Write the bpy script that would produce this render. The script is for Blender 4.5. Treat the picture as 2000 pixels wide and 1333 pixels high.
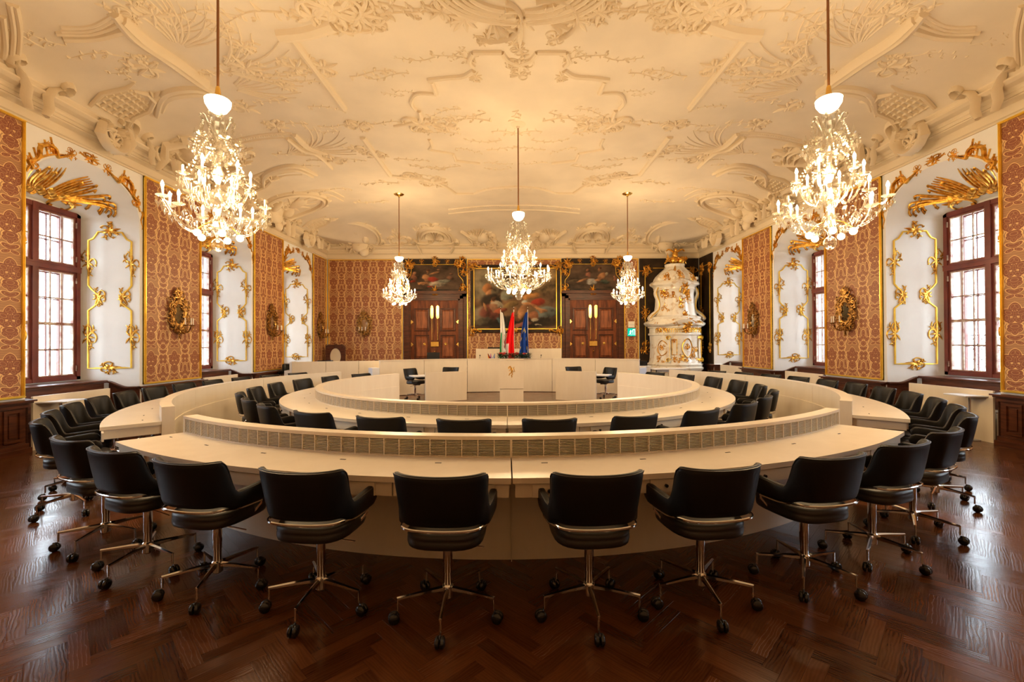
import bpy, math, random
from mathutils import Vector, Matrix
R = math.radians
PI = math.pi
sc = bpy.context.scene
for o in list(bpy.data.objects):
    bpy.data.objects.remove(o)
col = sc.collection

# ------------------------------------------------------------------ camera
FPX, CH, ROLL, YAW, PITCH = 878.0, 1.553, 0.0045, 0.0055, 0.0067
def _m(a, b, c): return Matrix((a, b, c))
_A = _m((math.cos(YAW), -math.sin(YAW), 0), (math.sin(YAW), math.cos(YAW), 0), (0, 0, 1))
_B = _m((1, 0, 0), (0, math.cos(PITCH), math.sin(PITCH)), (0, -math.sin(PITCH), math.cos(PITCH)))
RM = _B @ _A
RT = RM.transposed()
cam = bpy.data.cameras.new('camera')
cam.sensor_width = 36.0
cam.lens = FPX / 2000 * 36
cam.clip_end = 200
camo = bpy.data.objects.new('camera', cam)
col.objects.link(camo)
_r = RT @ Vector((math.cos(ROLL), 0, -math.sin(ROLL)))
_u = RT @ Vector((math.sin(ROLL), 0, math.cos(ROLL)))
_f = RT @ Vector((0, 1, 0))
camo.matrix_world = Matrix(((_r.x, _u.x, -_f.x, 0), (_r.y, _u.y, -_f.y, 0), (_r.z, _u.z, -_f.z, CH), (0, 0, 0, 1)))
sc.camera = camo

# ------------------------------------------------------------------ light, exposure
sc.view_settings.view_transform = 'Standard'
sc.view_settings.look = 'None'
sc.view_settings.gamma = 1.0
sc.view_settings.use_curve_mapping = False
sc.view_settings.exposure = 0.0
sc.cycles.max_bounces = 8
sc.cycles.diffuse_bounces = 4
sc.cycles.glossy_bounces = 4
sc.cycles.transparent_max_bounces = 16
sc.cycles.transmission_bounces = 4
sc.cycles.sample_clamp_indirect = 6.0
sc.cycles.caustics_reflective = False
sc.cycles.caustics_refractive = False
sc.cycles.use_denoising = True
SKY = 21.0
LAMP = 1.45
world = bpy.data.worlds.new('sky')
sc.world = world
world.use_nodes = True
bg = world.node_tree.nodes['Background']
bg.inputs[0].default_value = (0.80, 0.90, 1.0, 1)
bg.inputs[1].default_value = SKY

# room: left wall, right wall, far wall, back wall, centre line
XL, XR, YF, YB = -7.11, 7.42, 17.47, -0.9
XC = 0.17
ZC0, ZC1, ZCEIL = 4.87, 5.40, 5.97      # cornice bottom and top, flat ceiling
DADO = 0.80
OPN = {-1: [3.91, 7.66, 11.41, 15.16], 1: [4.03, 7.78, 11.53, 15.24]}        # centres of the window niches along y, left and right
OPEN = OPN[-1]
OA = 1.02                               # half width of a niche
WARM = (1.0, 0.71, 0.39)

# portals: guide daylight sampling through the window openings
for sx, X in ((-1, XL - 1.25), (1, XR + 1.25)):
    for y in OPN[sx]:
        l = bpy.data.lights.new('window_portal', 'AREA')
        l.shape = 'RECTANGLE'; l.size = 1.6; l.size_y = 3.2
        l.cycles.is_portal = True
        o = bpy.data.objects.new('window_portal', l)
        o.location = (X, y, 2.5)
        o.rotation_euler = (0, R(90) if sx > 0 else R(-90), 0)
        # an area light points along -Z: turn it towards the room
        o.rotation_euler = Vector((sx, 0, 0)).to_track_quat('Z', 'Y').to_euler()
        col.objects.link(o)

# ------------------------------------------------------------------ materials
def new_mat(name):
    m = bpy.data.materials.new(name); m.use_nodes = True
    nt = m.node_tree; nt.nodes.clear()
    out = nt.nodes.new('ShaderNodeOutputMaterial')
    return m, nt, out
class NT:
    def __init__(s, nt): s.nt = nt
    def n(s, t, **k):
        x = s.nt.nodes.new(t)
        for a, b in k.items():
            if a.startswith('i_'):
                x.inputs[int(a[2:])].default_value = b
            else: setattr(x, a, b)
        return x
    def l(s, a, b): s.nt.links.new(a, b)
    def math(s, op, a, b=None, c=None):
        x = s.nt.nodes.new('ShaderNodeMath'); x.operation = op
        for i, v in enumerate((a, b, c)):
            if v is None: continue
            if isinstance(v, (int, float)): x.inputs[i].default_value = v
            else: s.l(v, x.inputs[i])
        return x.outputs[0]
def prin(name, color, rough=0.5, metal=0.0, spec=0.5, var=0.0, vscale=3.0, bump=0.0, bscale=60.0, coat=0.0, stretch=(1, 1, 1), attr=None, color2=None):
    m, nt, out = new_mat(name); N = NT(nt)
    b = N.n('ShaderNodeBsdfPrincipled')
    b.inputs['Base Color'].default_value = (*color, 1)
    b.inputs['Roughness'].default_value = rough
    b.inputs['Metallic'].default_value = metal
    b.inputs['Specular IOR Level'].default_value = spec
    b.inputs['Coat Weight'].default_value = coat
    b.inputs['Coat Roughness'].default_value = 0.1
    N.l(b.outputs[0], out.inputs[0])
    if var or bump or color2:
        tc = N.n('ShaderNodeTexCoord'); mp = N.n('ShaderNodeMapping')
        mp.inputs['Scale'].default_value = stretch
        N.l(tc.outputs['Object'], mp.inputs[0])
    if var or color2:
        no = N.n('ShaderNodeTexNoise'); no.inputs['Scale'].default_value = vscale; no.inputs['Detail'].default_value = 6
        N.l(mp.outputs[0], no.inputs['Vector'])
        rp = N.n('ShaderNodeValToRGB')
        c2 = color2 or tuple(max(0, c * (1 - var)) for c in color)
        c1 = color if color2 else tuple(min(1, c * (1 + var * .5)) for c in color)
        rp.color_ramp.elements[0].position = .35; rp.color_ramp.elements[1].position = .65
        rp.color_ramp.elements[0].color = (*c2, 1); rp.color_ramp.elements[1].color = (*c1, 1)
        N.l(no.outputs['Fac'], rp.inputs[0]); N.l(rp.outputs[0], b.inputs['Base Color'])
    if bump:
        n2 = N.n('ShaderNodeTexNoise'); n2.inputs['Scale'].default_value = bscale; n2.inputs['Detail'].default_value = 4
        N.l(mp.outputs[0], n2.inputs['Vector'])
        bp = N.n('ShaderNodeBump'); bp.inputs['Strength'].default_value = bump; bp.inputs['Distance'].default_value = .01
        N.l(n2.outputs['Fac'], bp.inputs['Height']); N.l(bp.outputs[0], b.inputs['Normal'])
    return m
def emit(name, color, strength, sample=False):
    m, nt, out = new_mat(name); N = NT(nt)
    e = N.n('ShaderNodeEmission'); e.inputs[0].default_value = (*color, 1); e.inputs[1].default_value = strength
    N.l(e.outputs[0], out.inputs[0])
    m.cycles.emission_sampling = 'AUTO' if sample else 'NONE'
    return m

M = {}
M['stucco'] = prin('stucco', (.75, .64, .48), .75, var=.07, vscale=1.2, bump=.12, bscale=14)
M['relief'] = prin('stucco_relief', (.745, .62, .435), .7, bump=.15, bscale=40)
M['plaster'] = prin('white_plaster', (.84, .82, .78), .7, var=.03, vscale=2)
M['gold'] = prin('gilding', (1.0, .58, .11), .30, metal=1.0, color2=(.50, .23, .035), vscale=14, bump=.35, bscale=45)
M['goldbar'] = prin('gilt_moulding', (1.0, .64, .10), .3, metal=.8, var=.15, vscale=6)
M['brass'] = prin('polished_brass', (.9, .58, .15), .22, metal=1)
M['rod'] = prin('brown_rod', (.28, .12, .04), .4, metal=.5)
M['wood'] = prin('dark_walnut', (.115, .035, .014), .38, spec=.3, color2=(.055, .016, .007), vscale=3, stretch=(1, 1, 9))
M['woodh'] = prin('dark_walnut_flat', (.115, .035, .014), .3, color2=(.055, .016, .007), vscale=3, stretch=(3, 3, 12))
M['door'] = prin('red_walnut_door', (.22, .062, .02), .5, spec=.2, color2=(.08, .022, .009), vscale=2.2, stretch=(5, 5, .8))
M['doorlit'] = prin('door_field_lit_tone', (.34, .11, .04), .45, spec=.25, color2=(.14, .042, .016), vscale=2.2, stretch=(5, 5, .8))  # lighter copy of the door wood; paints in the panel shading contrast
M['frame'] = prin('window_frame_paint', (.17, .035, .022), .4, var=.25, vscale=4)
M['putty'] = prin('weathered_white_paint', (.62, .52, .42), .6, color2=(.26, .10, .07), vscale=9)
M['leather'] = prin('black_leather', (.006, .0055, .005), .42, spec=.25, bump=.12, bscale=220)
M['leathers'] = prin('black_leather_seat', (.016, .014, .012), .38, spec=.5, bump=.12, bscale=220)
M['chrome'] = prin('chrome', (.80, .80, .80), .09, metal=1)
M['black'] = prin('black_plastic', (.008, .008, .008), .22, spec=.6)
M['screen'] = prin('monitor_black', (.006, .006, .008), .25)
M['grey'] = prin('grey_steel', (.45, .46, .5), .35, metal=.6)
M['candle'] = prin('white_candle', (.9, .85, .75), .5)
M['leaf'] = prin('fir_green', (.025, .07, .02), .6, color2=(.01, .03, .01), vscale=40)
M['red'] = prin('red_flower', (.6, .02, .02), .5)
M['darkslot'] = prin('dark_slot', (.022, .014, .008), .6)
M['bluewhite'] = prin('white_laminate', (.72, .74, .80), .4)
M['stone'] = prin('facade_render', (.72, .66, .55), .9, var=.08)
M['roof'] = prin('roof_tile', (.35, .14, .08), .8, var=.2)
M['ground'] = prin('courtyard', (.45, .44, .42), .9, var=.1)
M['dglass'] = prin('dark_window_glass', (.10, .12, .15), .1)
M['bulb'] = emit('lit_bulb', (1.0, .80, .50), 22)
M['bowl'] = emit('lit_opal_bowl', (1.0, .84, .58), 9)
M['globe'] = emit('lit_globe', (1.0, .82, .52), 14)

# pale maple veneer of the desks
def veneer():
    m, nt, out = new_mat('cream_maple_veneer'); N = NT(nt)
    b = N.n('ShaderNodeBsdfPrincipled'); b.inputs['Roughness'].default_value = .33
    tc = N.n('ShaderNodeTexCoord'); mp = N.n('ShaderNodeMapping'); mp.inputs['Scale'].default_value = (2, 2, .35)
    N.l(tc.outputs['Object'], mp.inputs[0])
    no = N.n('ShaderNodeTexNoise'); no.inputs['Scale'].default_value = 2.6; no.inputs['Detail'].default_value = 7; no.inputs['Roughness'].default_value = .65
    N.l(mp.outputs[0], no.inputs['Vector'])
    rp = N.n('ShaderNodeValToRGB'); rp.color_ramp.elements[0].position = .3; rp.color_ramp.elements[1].position = .7
    rp.color_ramp.elements[0].color = (.76, .665, .52, 1); rp.color_ramp.elements[1].color = (.82, .73, .585, 1)
    N.l(no.outputs['Fac'], rp.inputs[0]); N.l(rp.outputs[0], b.inputs['Base Color'])
    N.l(b.outputs[0], out.inputs[0])
    return m
M['desk'] = veneer()

def damask():
    m, nt, out = new_mat('red_gold_damask'); N = NT(nt)
    uv = N.n('ShaderNodeUVMap'); uv.uv_map = 'UVMap'
    sp = N.n('ShaderNodeSeparateXYZ'); N.l(uv.outputs[0], sp.inputs[0])
    W, H = .62, .68; h = W / 2
    xa = N.math('MULTIPLY', N.math('ABSOLUTE', N.math('SUBTRACT', N.math('FRACT', N.math('MULTIPLY_ADD', sp.outputs[0], 1 / W, .5)), .5)), W)
    yy = N.math('MULTIPLY', N.math('FRACT', N.math('MULTIPLY', sp.outputs[1], 1 / H)), H)
    EL = [(.030, .590, .060, .034, -50), (.085, .505, .070, .040, 25), (.105, .430, .038, .058, -10), (0, .475, .026, .085, 0), (.045, .385, .050, .030, -35), (0, .300, .085, .042, 0), (.060, .245, .045, .028, 30), (0, .215, .035, .035, 0),
          (.03, .13, .075, .028, 20), (.06, .06, .05, .022, -15), (h - .052, .520, .048, .044, 0), (h - .050, .425, .042, .038, 0), (h, .270, .042, .062, 0), (h - .115, .290, .030, .085, -12), (h - .03, .175, .05, .03, 25),
          (h - .10, .14, .055, .03, -35), (h, .055, .06, .045, 0), (h - .02, .625, .07, .03, -20)]
    d = None
    for cx, cy, rx, ry, an in EL:
        c, s_ = math.cos(R(an)), math.sin(R(an)); rx *= 1.22; ry *= 1.22
        k = -(cx * c + cy * s_) / rx
        p = N.math('MULTIPLY_ADD', xa, c / rx, N.math('MULTIPLY_ADD', yy, s_ / rx, k))
        k = -(-cx * s_ + cy * c) / ry
        q = N.math('MULTIPLY_ADD', xa, -s_ / ry, N.math('MULTIPLY_ADD', yy, c / ry, k))
        e = N.math('MULTIPLY_ADD', p, p, N.math('MULTIPLY', q, q))
        d = e if d is None else N.math('MINIMUM', d, e)
    d = N.math('SQRT', d)
    def rng(v, a_, b_, c_=1.0, e_=0.0):
        x = N.n('ShaderNodeMapRange'); x.inputs['From Min'].default_value = a_; x.inputs['From Max'].default_value = b_
        x.inputs['To Min'].default_value = c_; x.inputs['To Max'].default_value = e_; N.l(v, x.inputs['Value']); return x.outputs[0]
    ring = rng(N.math('ABSOLUTE', N.math('SUBTRACT', d, 1.06)), .06, .12)
    inner = rng(N.math('ABSOLUTE', N.math('SUBTRACT', d, .52)), .02, .06, .45)
    t = N.math('MULTIPLY', yy, 2 * PI / H)
    def cs(x, k_, ph): return N.math('COSINE', N.math('MULTIPLY_ADD', x, k_, ph))
    edge = N.math('ADD', N.math('MULTIPLY_ADD', cs(t, 1, .5), .035, h / 2), N.math('MULTIPLY_ADD', N.math('ABSOLUTE', N.math('SINE', N.math('MULTIPLY', t, 2))), .022, N.math('MULTIPLY', N.math('SINE', N.math('MULTIPLY', t, 5)), .012)))
    net = N.math('MULTIPLY', rng(N.math('ABSOLUTE', N.math('SUBTRACT', xa, edge)),   .008, .014), rng(d, 1.0, 1.1, 0.0, 1.0))
    line = N.math('MINIMUM', N.math('ADD', N.math('MAXIMUM', ring, net), inner), 1.0)
    m_ = rng(d, .99, 1.05)
    st = N.math('MULTIPLY_ADD', N.math('SINE', N.math('MULTIPLY', sp.outputs[1], 190)), .10, .95)
    g = N.n('ShaderNodeMix', data_type='RGBA'); g.inputs['A'].default_value = (.41, .20, .085, 1); g.inputs['B'].default_value = (.27, .082, .034, 1)
    N.l(m_, g.inputs['Factor'])
    hs = N.n('ShaderNodeHueSaturation'); N.l(st, hs.inputs['Value']); N.l(g.outputs['Result'], hs.inputs['Color'])
    mx2 = N.n('ShaderNodeMix', data_type='RGBA'); mx2.inputs['B'].default_value = (.78, .50, .21, 1)
    N.l(hs.outputs[0], mx2.inputs['A']); N.l(line, mx2.inputs['Factor'])
    p = N.n('ShaderNodeBsdfPrincipled'); p.inputs['Roughness'].default_value = .5
    N.l(mx2.outputs['Result'], p.inputs['Base Color']); N.l(p.outputs[0], out.inputs[0])
    return m
M['damask'] = damask()

def parquet():
    m, nt, out = new_mat('oak_parquet'); N = NT(nt)
    uv = N.n('ShaderNodeUVMap'); uv.uv_map = 'UVMap'
    at = N.n('ShaderNodeAttribute'); at.attribute_name = 'tone'
    mp = N.n('ShaderNodeMapping'); mp.inputs['Scale'].default_value = (1.6, 16, 1)
    N.l(uv.outputs[0], mp.inputs[0])
    no = N.n('ShaderNodeTexNoise'); no.inputs['Scale'].default_value = 2.0; no.inputs['Detail'].default_value = 8; no.inputs['Distortion'].default_value = 1.2
    N.l(mp.outputs[0], no.inputs['Vector'])
    wv = N.n('ShaderNodeTexWave'); wv.inputs['Scale'].default_value = 2.2; wv.inputs['Distortion'].default_value = 9; wv.inputs['Detail'].default_value = 3; wv.inputs['Detail Scale'].default_value = 1.0
    wv.bands_direction = 'Y'
    mp2 = N.n('ShaderNodeMapping'); mp2.inputs['Scale'].default_value = (2.2, 9, 1); N.l(uv.outputs[0], mp2.inputs[0]); N.l(mp2.outputs[0], wv.inputs['Vector'])
    rp = N.n('ShaderNodeValToRGB')
    e = rp.color_ramp.elements
    e[0].position = .15; e[0].color = (.045, .013, .0035, 1); e[1].position = .85; e[1].color = (.125, .040, .010, 1)
    mixv = N.math('MULTIPLY_ADD', no.outputs['Fac'], .45, N.math('MULTIPLY_ADD', at.outputs['Fac'], .5, N.math('MULTIPLY', wv.outputs['Fac'], .16)))
    N.l(mixv, rp.inputs[0])
    b = N.n('ShaderNodeBsdfPrincipled')
    b.inputs['Specular IOR Level'].default_value = .38
    N.l(rp.outputs[0], b.inputs['Base Color'])
    rr = N.math('MULTIPLY_ADD', wv.outputs['Fac'], .08, N.math('MULTIPLY_ADD', at.outputs['Fac'], .07, .13))
    N.l(rr, b.inputs['Roughness'])
    bp = N.n('ShaderNodeBump'); bp.inputs['Strength'].default_value = .10; bp.inputs['Distance'].default_value = .0012
    N.l(wv.outputs['Fac'], bp.inputs['Height']); N.l(bp.outputs[0], b.inputs['Normal'])
    N.l(b.outputs[0], out.inputs[0])
    return m
M['floor'] = parquet()

def crystal():
    m, nt, out = new_mat('cut_crystal'); N = NT(nt)
    t = N.n('ShaderNodeBsdfTransparent'); t.inputs[0].default_value = (.96, .95, .92, 1)
    g = N.n('ShaderNodeBsdfGlossy'); g.inputs['Roughness'].default_value = .12; g.inputs[0].default_value = (.62, .58, .5, 1)
    d = N.n('ShaderNodeBsdfTranslucent'); d.inputs[0].default_value = (.95, .9, .8, 1)
    fr = N.n('ShaderNodeLayerWeight'); fr.inputs[0].default_value = .45
    m1 = N.n('ShaderNodeMixShader'); m1.inputs[0].default_value = .12
    N.l(g.outputs[0], m1.inputs[1]); N.l(d.outputs[0], m1.inputs[2])
    m2 = N.n('ShaderNodeMixShader')
    f = N.math('MULTIPLY_ADD', fr.outputs['Facing'], .5, .16)
    N.l(f, m2.inputs[0]); N.l(t.outputs[0], m2.inputs[1]); N.l(m1.outputs[0], m2.inputs[2])
    N.l(m2.outputs[0], out.inputs[0])
    return m
M['crystal'] = crystal()
def glass():
    m, nt, out = new_mat('window_glass'); N = NT(nt)
    t = N.n('ShaderNodeBsdfTransparent'); t.inputs[0].default_value = (.95, .97, .97, 1)
    g = N.n('ShaderNodeBsdfGlossy'); g.inputs['Roughness'].default_value = .02
    lw = N.n('ShaderNodeLayerWeight'); lw.inputs[0].default_value = .5
    fa = N.math('MULTIPLY_ADD', N.math('POWER', lw.outputs['Facing'], 4.0), .6, .04)
    m1 = N.n('ShaderNodeMixShader'); N.l(fa, m1.inputs[0]); N.l(t.outputs[0], m1.inputs[1]); N.l(g.outputs[0], m1.inputs[2])
    N.l(m1.outputs[0], out.inputs[0])
    return m
M['glass'] = glass()
M['oldgold'] = prin('aged_gilding', (.70, .40, .11), .34, metal=.9, color2=(.10, .04, .012), vscale=16, bump=.4, bscale=40)
M['backwall'] = prin('bounce_tone_wall', (.62, .45, .30), .7)  # unseen wall behind the camera; tan tone chosen for the light it bounces
M['mirror'] = prin('old_mirror', (.55, .52, .46), .08, metal=1)
def vcol(name, rough=.4, coat=.2):
    m, nt, out = new_mat(name); N = NT(nt)
    a = N.n('ShaderNodeVertexColor'); a.layer_name = 'Col'
    b = N.n('ShaderNodeBsdfPrincipled'); b.inputs['Roughness'].default_value = rough; b.inputs['Coat Weight'].default_value = coat; b.inputs['Specular IOR Level'].default_value = .15
    N.l(a.outputs[0], b.inputs['Base Color']); N.l(b.outputs[0], out.inputs[0])
    return m
M['canvas'] = vcol('oil_paint', .5, 0); M['cloth'] = vcol('flag_cloth', .7, 0)
def marble():
    m, nt, out = new_mat('glazed_marbled_tile'); N = NT(nt)
    tc = N.n('ShaderNodeTexCoord')
    no = N.n('ShaderNodeTexNoise'); no.inputs['Scale'].default_value = 3.5; no.inputs['Detail'].default_value = 8; no.inputs['Distortion'].default_value = 1.5
    N.l(tc.outputs['Object'], no.inputs['Vector'])
    rp = N.n('ShaderNodeValToRGB'); e = rp.color_ramp.elements
    e[0].position = .30; e[0].color = (.62, .48, .32, 1); e[1].position = .46; e[1].color = (.82, .78, .68, 1)
    N.l(no.outputs['Fac'], rp.inputs[0])
    b = N.n('ShaderNodeBsdfPrincipled'); b.inputs['Roughness'].default_value = .18
    N.l(rp.outputs[0], b.inputs['Base Color']); N.l(b.outputs[0], out.inputs[0])
    return m
M['tile'] = marble()
M['darkpaint'] = prin('black_lacquer_panel', (.014, .009, .006), .5, spec=.2, color2=(.05, .028, .014), vscale=2.5)
M['signgreen'] = emit('exit_sign_green', (.0, .55, .33), 1.3)
M['signwhite'] = emit('exit_sign_white', (.9, 1, .95), 2.2)

# ------------------------------------------------------------------ mesh building
HS = [1.1]     # height of relief
class MB:
    def __init__(s): s.v = []; s.f = []; s.uv = None
    def add(s, vs, fs):
        n = len(s.v); s.v.extend([tuple(v) for v in vs]); s.f.extend([tuple(i + n for i in f) for f in fs]); return s
    def box(s, x0, x1, y0, y1, z0, z1):
        return s.add([(x0, y0, z0), (x1, y0, z0), (x1, y1, z0), (x0, y1, z0), (x0, y0, z1), (x1, y0, z1), (x1, y1, z1), (x0, y1, z1)],
                     [(0, 3, 2, 1), (4, 5, 6, 7), (0, 1, 5, 4), (1, 2, 6, 5), (2, 3, 7, 6), (3, 0, 4, 7)])
    def bevbox(s, x0, x1, y0, y1, z0, z1, b=.01):
        "box with its edges cut back"
        vs = []; 
        for (z, i) in ((z0, b), (z0 + b, 0), (z1 - b, 0), (z1, b)):
            c = b - i if False else 0
            vs += [(x0 + i, y0 + i, z), (x1 - i, y0 + i, z), (x1 - i, y1 - i, z), (x0 + i, y1 - i, z)]
        fs = [(3, 2, 1, 0), (12, 13, 14, 15)]
        for k in range(3):
            for j in range(4):
                fs.append((k * 4 + j, k * 4 + (j + 1) % 4, k * 4 + 4 + (j + 1) % 4, k * 4 + 4 + j))
        return s.add(vs, fs)
    def tube(s, pts, r, n=8, cap=True, closed=False):
        pts = [Vector(p) for p in pts]; L = len(pts)
        rr = r if callable(r) else (lambda t: r)
        vs = []; up = None
        for i, p in enumerate(pts):
            if closed: t = (pts[(i + 1) % L] - pts[i - 1])
            else: t = pts[min(i + 1, L - 1)] - pts[max(i - 1, 0)]
            if t.length < 1e-9: t = Vector((0, 0, 1))
            t.normalize()
            if up is None:
                up = Vector((0, 0, 1)) if abs(t.z) < .9 else Vector((1, 0, 0))
            a = (up - t * up.dot(t))
            if a.length < 1e-6: a = Vector((1, 0, 0)) - t * t.x
            a.normalize(); b = t.cross(a); up = a
            q = rr(i / max(1, L - 1))
            qa, qb = q if isinstance(q, tuple) else (q, q)
            for k in range(n):
                w = 2 * PI * k / n
                vs.append(p + a * math.cos(w) * qa + b * math.sin(w) * qb)
        fs = []
        for i in range(L - 1 + (1 if closed else 0)):
            j = (i + 1) % L
            for k in range(n):
                fs.append((i * n + k, i * n + (k + 1) % n, j * n + (k + 1) % n, j * n + k))
        if cap and not closed:
            fs.append(tuple(range(n))[::-1]); fs.append(tuple((L - 1) * n + k for k in range(n)))
        return s.add(vs, fs)
    def lathe(s, prof, n=16, c=(0, 0, 0), sx=1, sy=1, a0=0):
        vs = []
        for (r, z) in prof:
            for k in range(n):
                w = 2 * PI * k / n + a0
                vs.append((c[0] + r * math.cos(w) * sx, c[1] + r * math.sin(w) * sy, c[2] + z))
        fs = []
        for i in range(len(prof) - 1):
            for k in range(n):
                fs.append((i * n + k, i * n + (k + 1) % n, (i + 1) * n + (k + 1) % n, (i + 1) * n + k))
        fs.append(tuple(range(n))[::-1]); fs.append(tuple((len(prof) - 1) * n + k for k in range(n)))
        return s.add(vs, fs)
    def ball(s, c, r, n=8, m=6, sz=1.0):
        prof = [(max(1e-4, r * math.sin(PI * i / m)), -r * sz * math.cos(PI * i / m)) for i in range(m + 1)]
        return s.lathe(prof, n, c)
    def octa(s, c, r, h=None, h2=None):
        h = h or r; h2 = h2 or h
        x, y, z = c
        return s.add([(x + r, y, z), (x, y + r, z), (x - r, y, z), (x, y - r, z), (x, y, z + h), (x, y, z - h2)],
                     [(0, 1, 4), (1, 2, 4), (2, 3, 4), (3, 0, 4), (1, 0, 5), (2, 1, 5), (3, 2, 5), (0, 3, 5)])
    def stroke(s, pn, w, h, prof=None, n=4):
        "a raised half-round ribbon on a surface; pn = [(point, normal)], w = half width, h = height"
        L = len(pn); vs = []
        for i, (p, nn) in enumerate(pn):
            t = pn[min(i + 1, L - 1)][0] - pn[max(i - 1, 0)][0]
            if t.length < 1e-9: t = Vector((1e-3, 0, 1e-3))
            b = nn.cross(t)
            if b.length < 1e-9: b = Vector((0, 1, 0))
            b.normalize()
            q = prof(i / (L - 1)) if prof else 1.0
            for k in range(n + 1):
                a = PI * k / n
                vs.append(p + b * math.cos(a) * w * q + nn * (math.sin(a) * h * HS[0] * (.35 + .65 * q) - .003))
        fs = []
        for i in range(L - 1):
            for k in range(n):
                fs.append((i * (n + 1) + k, i * (n + 1) + k + 1, (i + 1) * (n + 1) + k + 1, (i + 1) * (n + 1) + k))
        fs.append(tuple(range(n + 1))); fs.append(tuple((L - 1) * (n + 1) + k for k in range(n, -1, -1)))
        return s.add(vs, fs)
    def arc(s, cx, cy, r0, r1, z0, z1, a0, a1, step=2.0):
        "a curved block about (cx, cy); angle 0 points to the camera (-y), positive to the right"
        n = max(1, int(math.ceil((a1 - a0) / step)))
        vs = []
        for i in range(n + 1):
            a = R(a0 + (a1 - a0) * i / n); x, y = math.sin(a), -math.cos(a)
            for (r, z) in ((r0, z0), (r1, z0), (r1, z1), (r0, z1)):
                vs.append((cx + r * x, cy + r * y, z))
        fs = []
        for i in range(n):
            for k in range(4):
                fs.append((i * 4 + k, i * 4 + (k + 1) % 4, (i + 1) * 4 + (k + 1) % 4, (i + 1) * 4 + k))
        fs.append((3, 2, 1, 0)); fs.append((n * 4, n * 4 + 1, n * 4 + 2, n * 4 + 3))
        return s.add(vs, fs)
    def grid(s, pts, nu, nv):
        "pts[v][u]"
        vs = [p for row in pts for p in row]
        fs = [(j * nu + i, j * nu + i + 1, (j + 1) * nu + i + 1, (j + 1) * nu + i) for j in range(nv - 1) for i in range(nu - 1)]
        return s.add(vs, fs)
    def mesh(s, name, m, smooth=True, flip=False):
        me = bpy.data.meshes.new(name)
        me.from_pydata(s.v, [], s.f)
        if flip: me.flip_normals()
        me.materials.append(m)
        me.polygons.foreach_set('use_smooth', [smooth] * len(me.polygons))
        me.update()
        return me
    def build(s, name, m, parent=None, smooth=True, auto=True, loc=None, **k):
        me = s.mesh(name, m, smooth)
        if smooth and auto: me.set_sharp_from_angle(angle=R(38))
        return link(name, me, parent, loc=loc, **k)
def link(name, me, parent=None, loc=None, rot=None, **k):
    o = bpy.data.objects.new(name, me); col.objects.link(o)
    if parent: o.parent = parent
    if loc: o.location = loc
    if rot: o.rotation_euler = rot
    for a, b in k.items(): o[a] = b
    return o
def thing(name, label, cat, loc=(0, 0, 0), rz=0.0, group=None, kind=None):
    o = bpy.data.objects.new(name, None); col.objects.link(o)
    o.empty_display_size = .1
    o.location = loc; o.rotation_euler = (0, 0, rz)
    if label: o['label'] = label
    if cat: o['category'] = cat
    if group: o['group'] = group
    if kind: o['kind'] = kind
    return o
KIDS = {}
def kids(o):
    return [c for c in bpy.data.objects if c.parent == o]
def snapshot(o):
    "the object tree below o, for copying"
    return (o, [snapshot(c) for c in kids(o)])
def copy_tree(sn, parent=None):
    o, ch = sn
    c = o.copy(); col.objects.link(c); c.parent = parent
    for g in ch: copy_tree(g, c)
    return c
def smooth_path(pts, k=6):
    "Catmull-Rom through the points"
    P = [Vector(p) for p in pts]
    if len(P) < 3: return [P[0].lerp(P[-1], i / k) for i in range(k + 1)]
    out = []
    for i in range(len(P) - 1):
        a = P[max(i - 1, 0)]; b = P[i]; c = P[i + 1]; d = P[min(i + 2, len(P) - 1)]
        for j in range(k):
            t = j / k
            out.append(.5 * ((2 * b) + (c - a) * t + (2 * a - 5 * b + 4 * c - d) * t * t + (3 * b - a - 3 * c + d) * t ** 3))
    out.append(P[-1]); return out
def ray(px, py):
    a, b = px - 1000, py - 667
    u = a * math.cos(ROLL) - b * math.sin(ROLL); v = a * math.sin(ROLL) + b * math.cos(ROLL)
    return RT @ Vector((u / FPX, 1, -v / FPX))
def on_x(px, py, X): d = ray(px, py); return Vector((0, 0, CH)) + d * (X / d.x)
def on_y(px, py, Y): d = ray(px, py); return Vector((0, 0, CH)) + d * (Y / d.y)
def on_z(px, py, Z): d = ray(px, py); return Vector((0, 0, CH)) + d * ((Z - CH) / d.z)

# ================================================================== THE ROOM
EV, CP = 2.3, 1.55
def ceil_z(x, y):
    dx = min(x - XL, XR - x) - .28; dy = min(YF - y, y - YB) - .28
    a = min(max(1 - dx / EV, 0), 1.0); b = min(max(1 - dy / EV, 0), 1.0)
    t = min(1.0, math.sqrt(a * a + b * b))
    return ZC1 + (ZCEIL - ZC1) * max(0, 1 - t ** CP) ** (1 / CP)
def ceil_pn(x, y):
    e = .02; z = ceil_z(x, y)
    gx = (ceil_z(x + e, y) - ceil_z(x - e, y)) / (2 * e); gy = (ceil_z(x, y + e) - ceil_z(x, y - e)) / (2 * e)
    gx = max(-6, min(6, gx)); gy = max(-6, min(6, gy))
    return Vector((x, y, z)), Vector((gx, gy, -1)).normalized()
def px_ceil(px, py):
    d = ray(px, py); o = Vector((0, 0, CH)); t = 3.0
    while t < 19:
        p = o + d * t
        if p.z >= ceil_z(p.x, p.y) or p.y > YF - .3 or not (XL + .3 < p.x < XR - .3): break
        t += .02
    return Vector((p.x, p.y))

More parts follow.
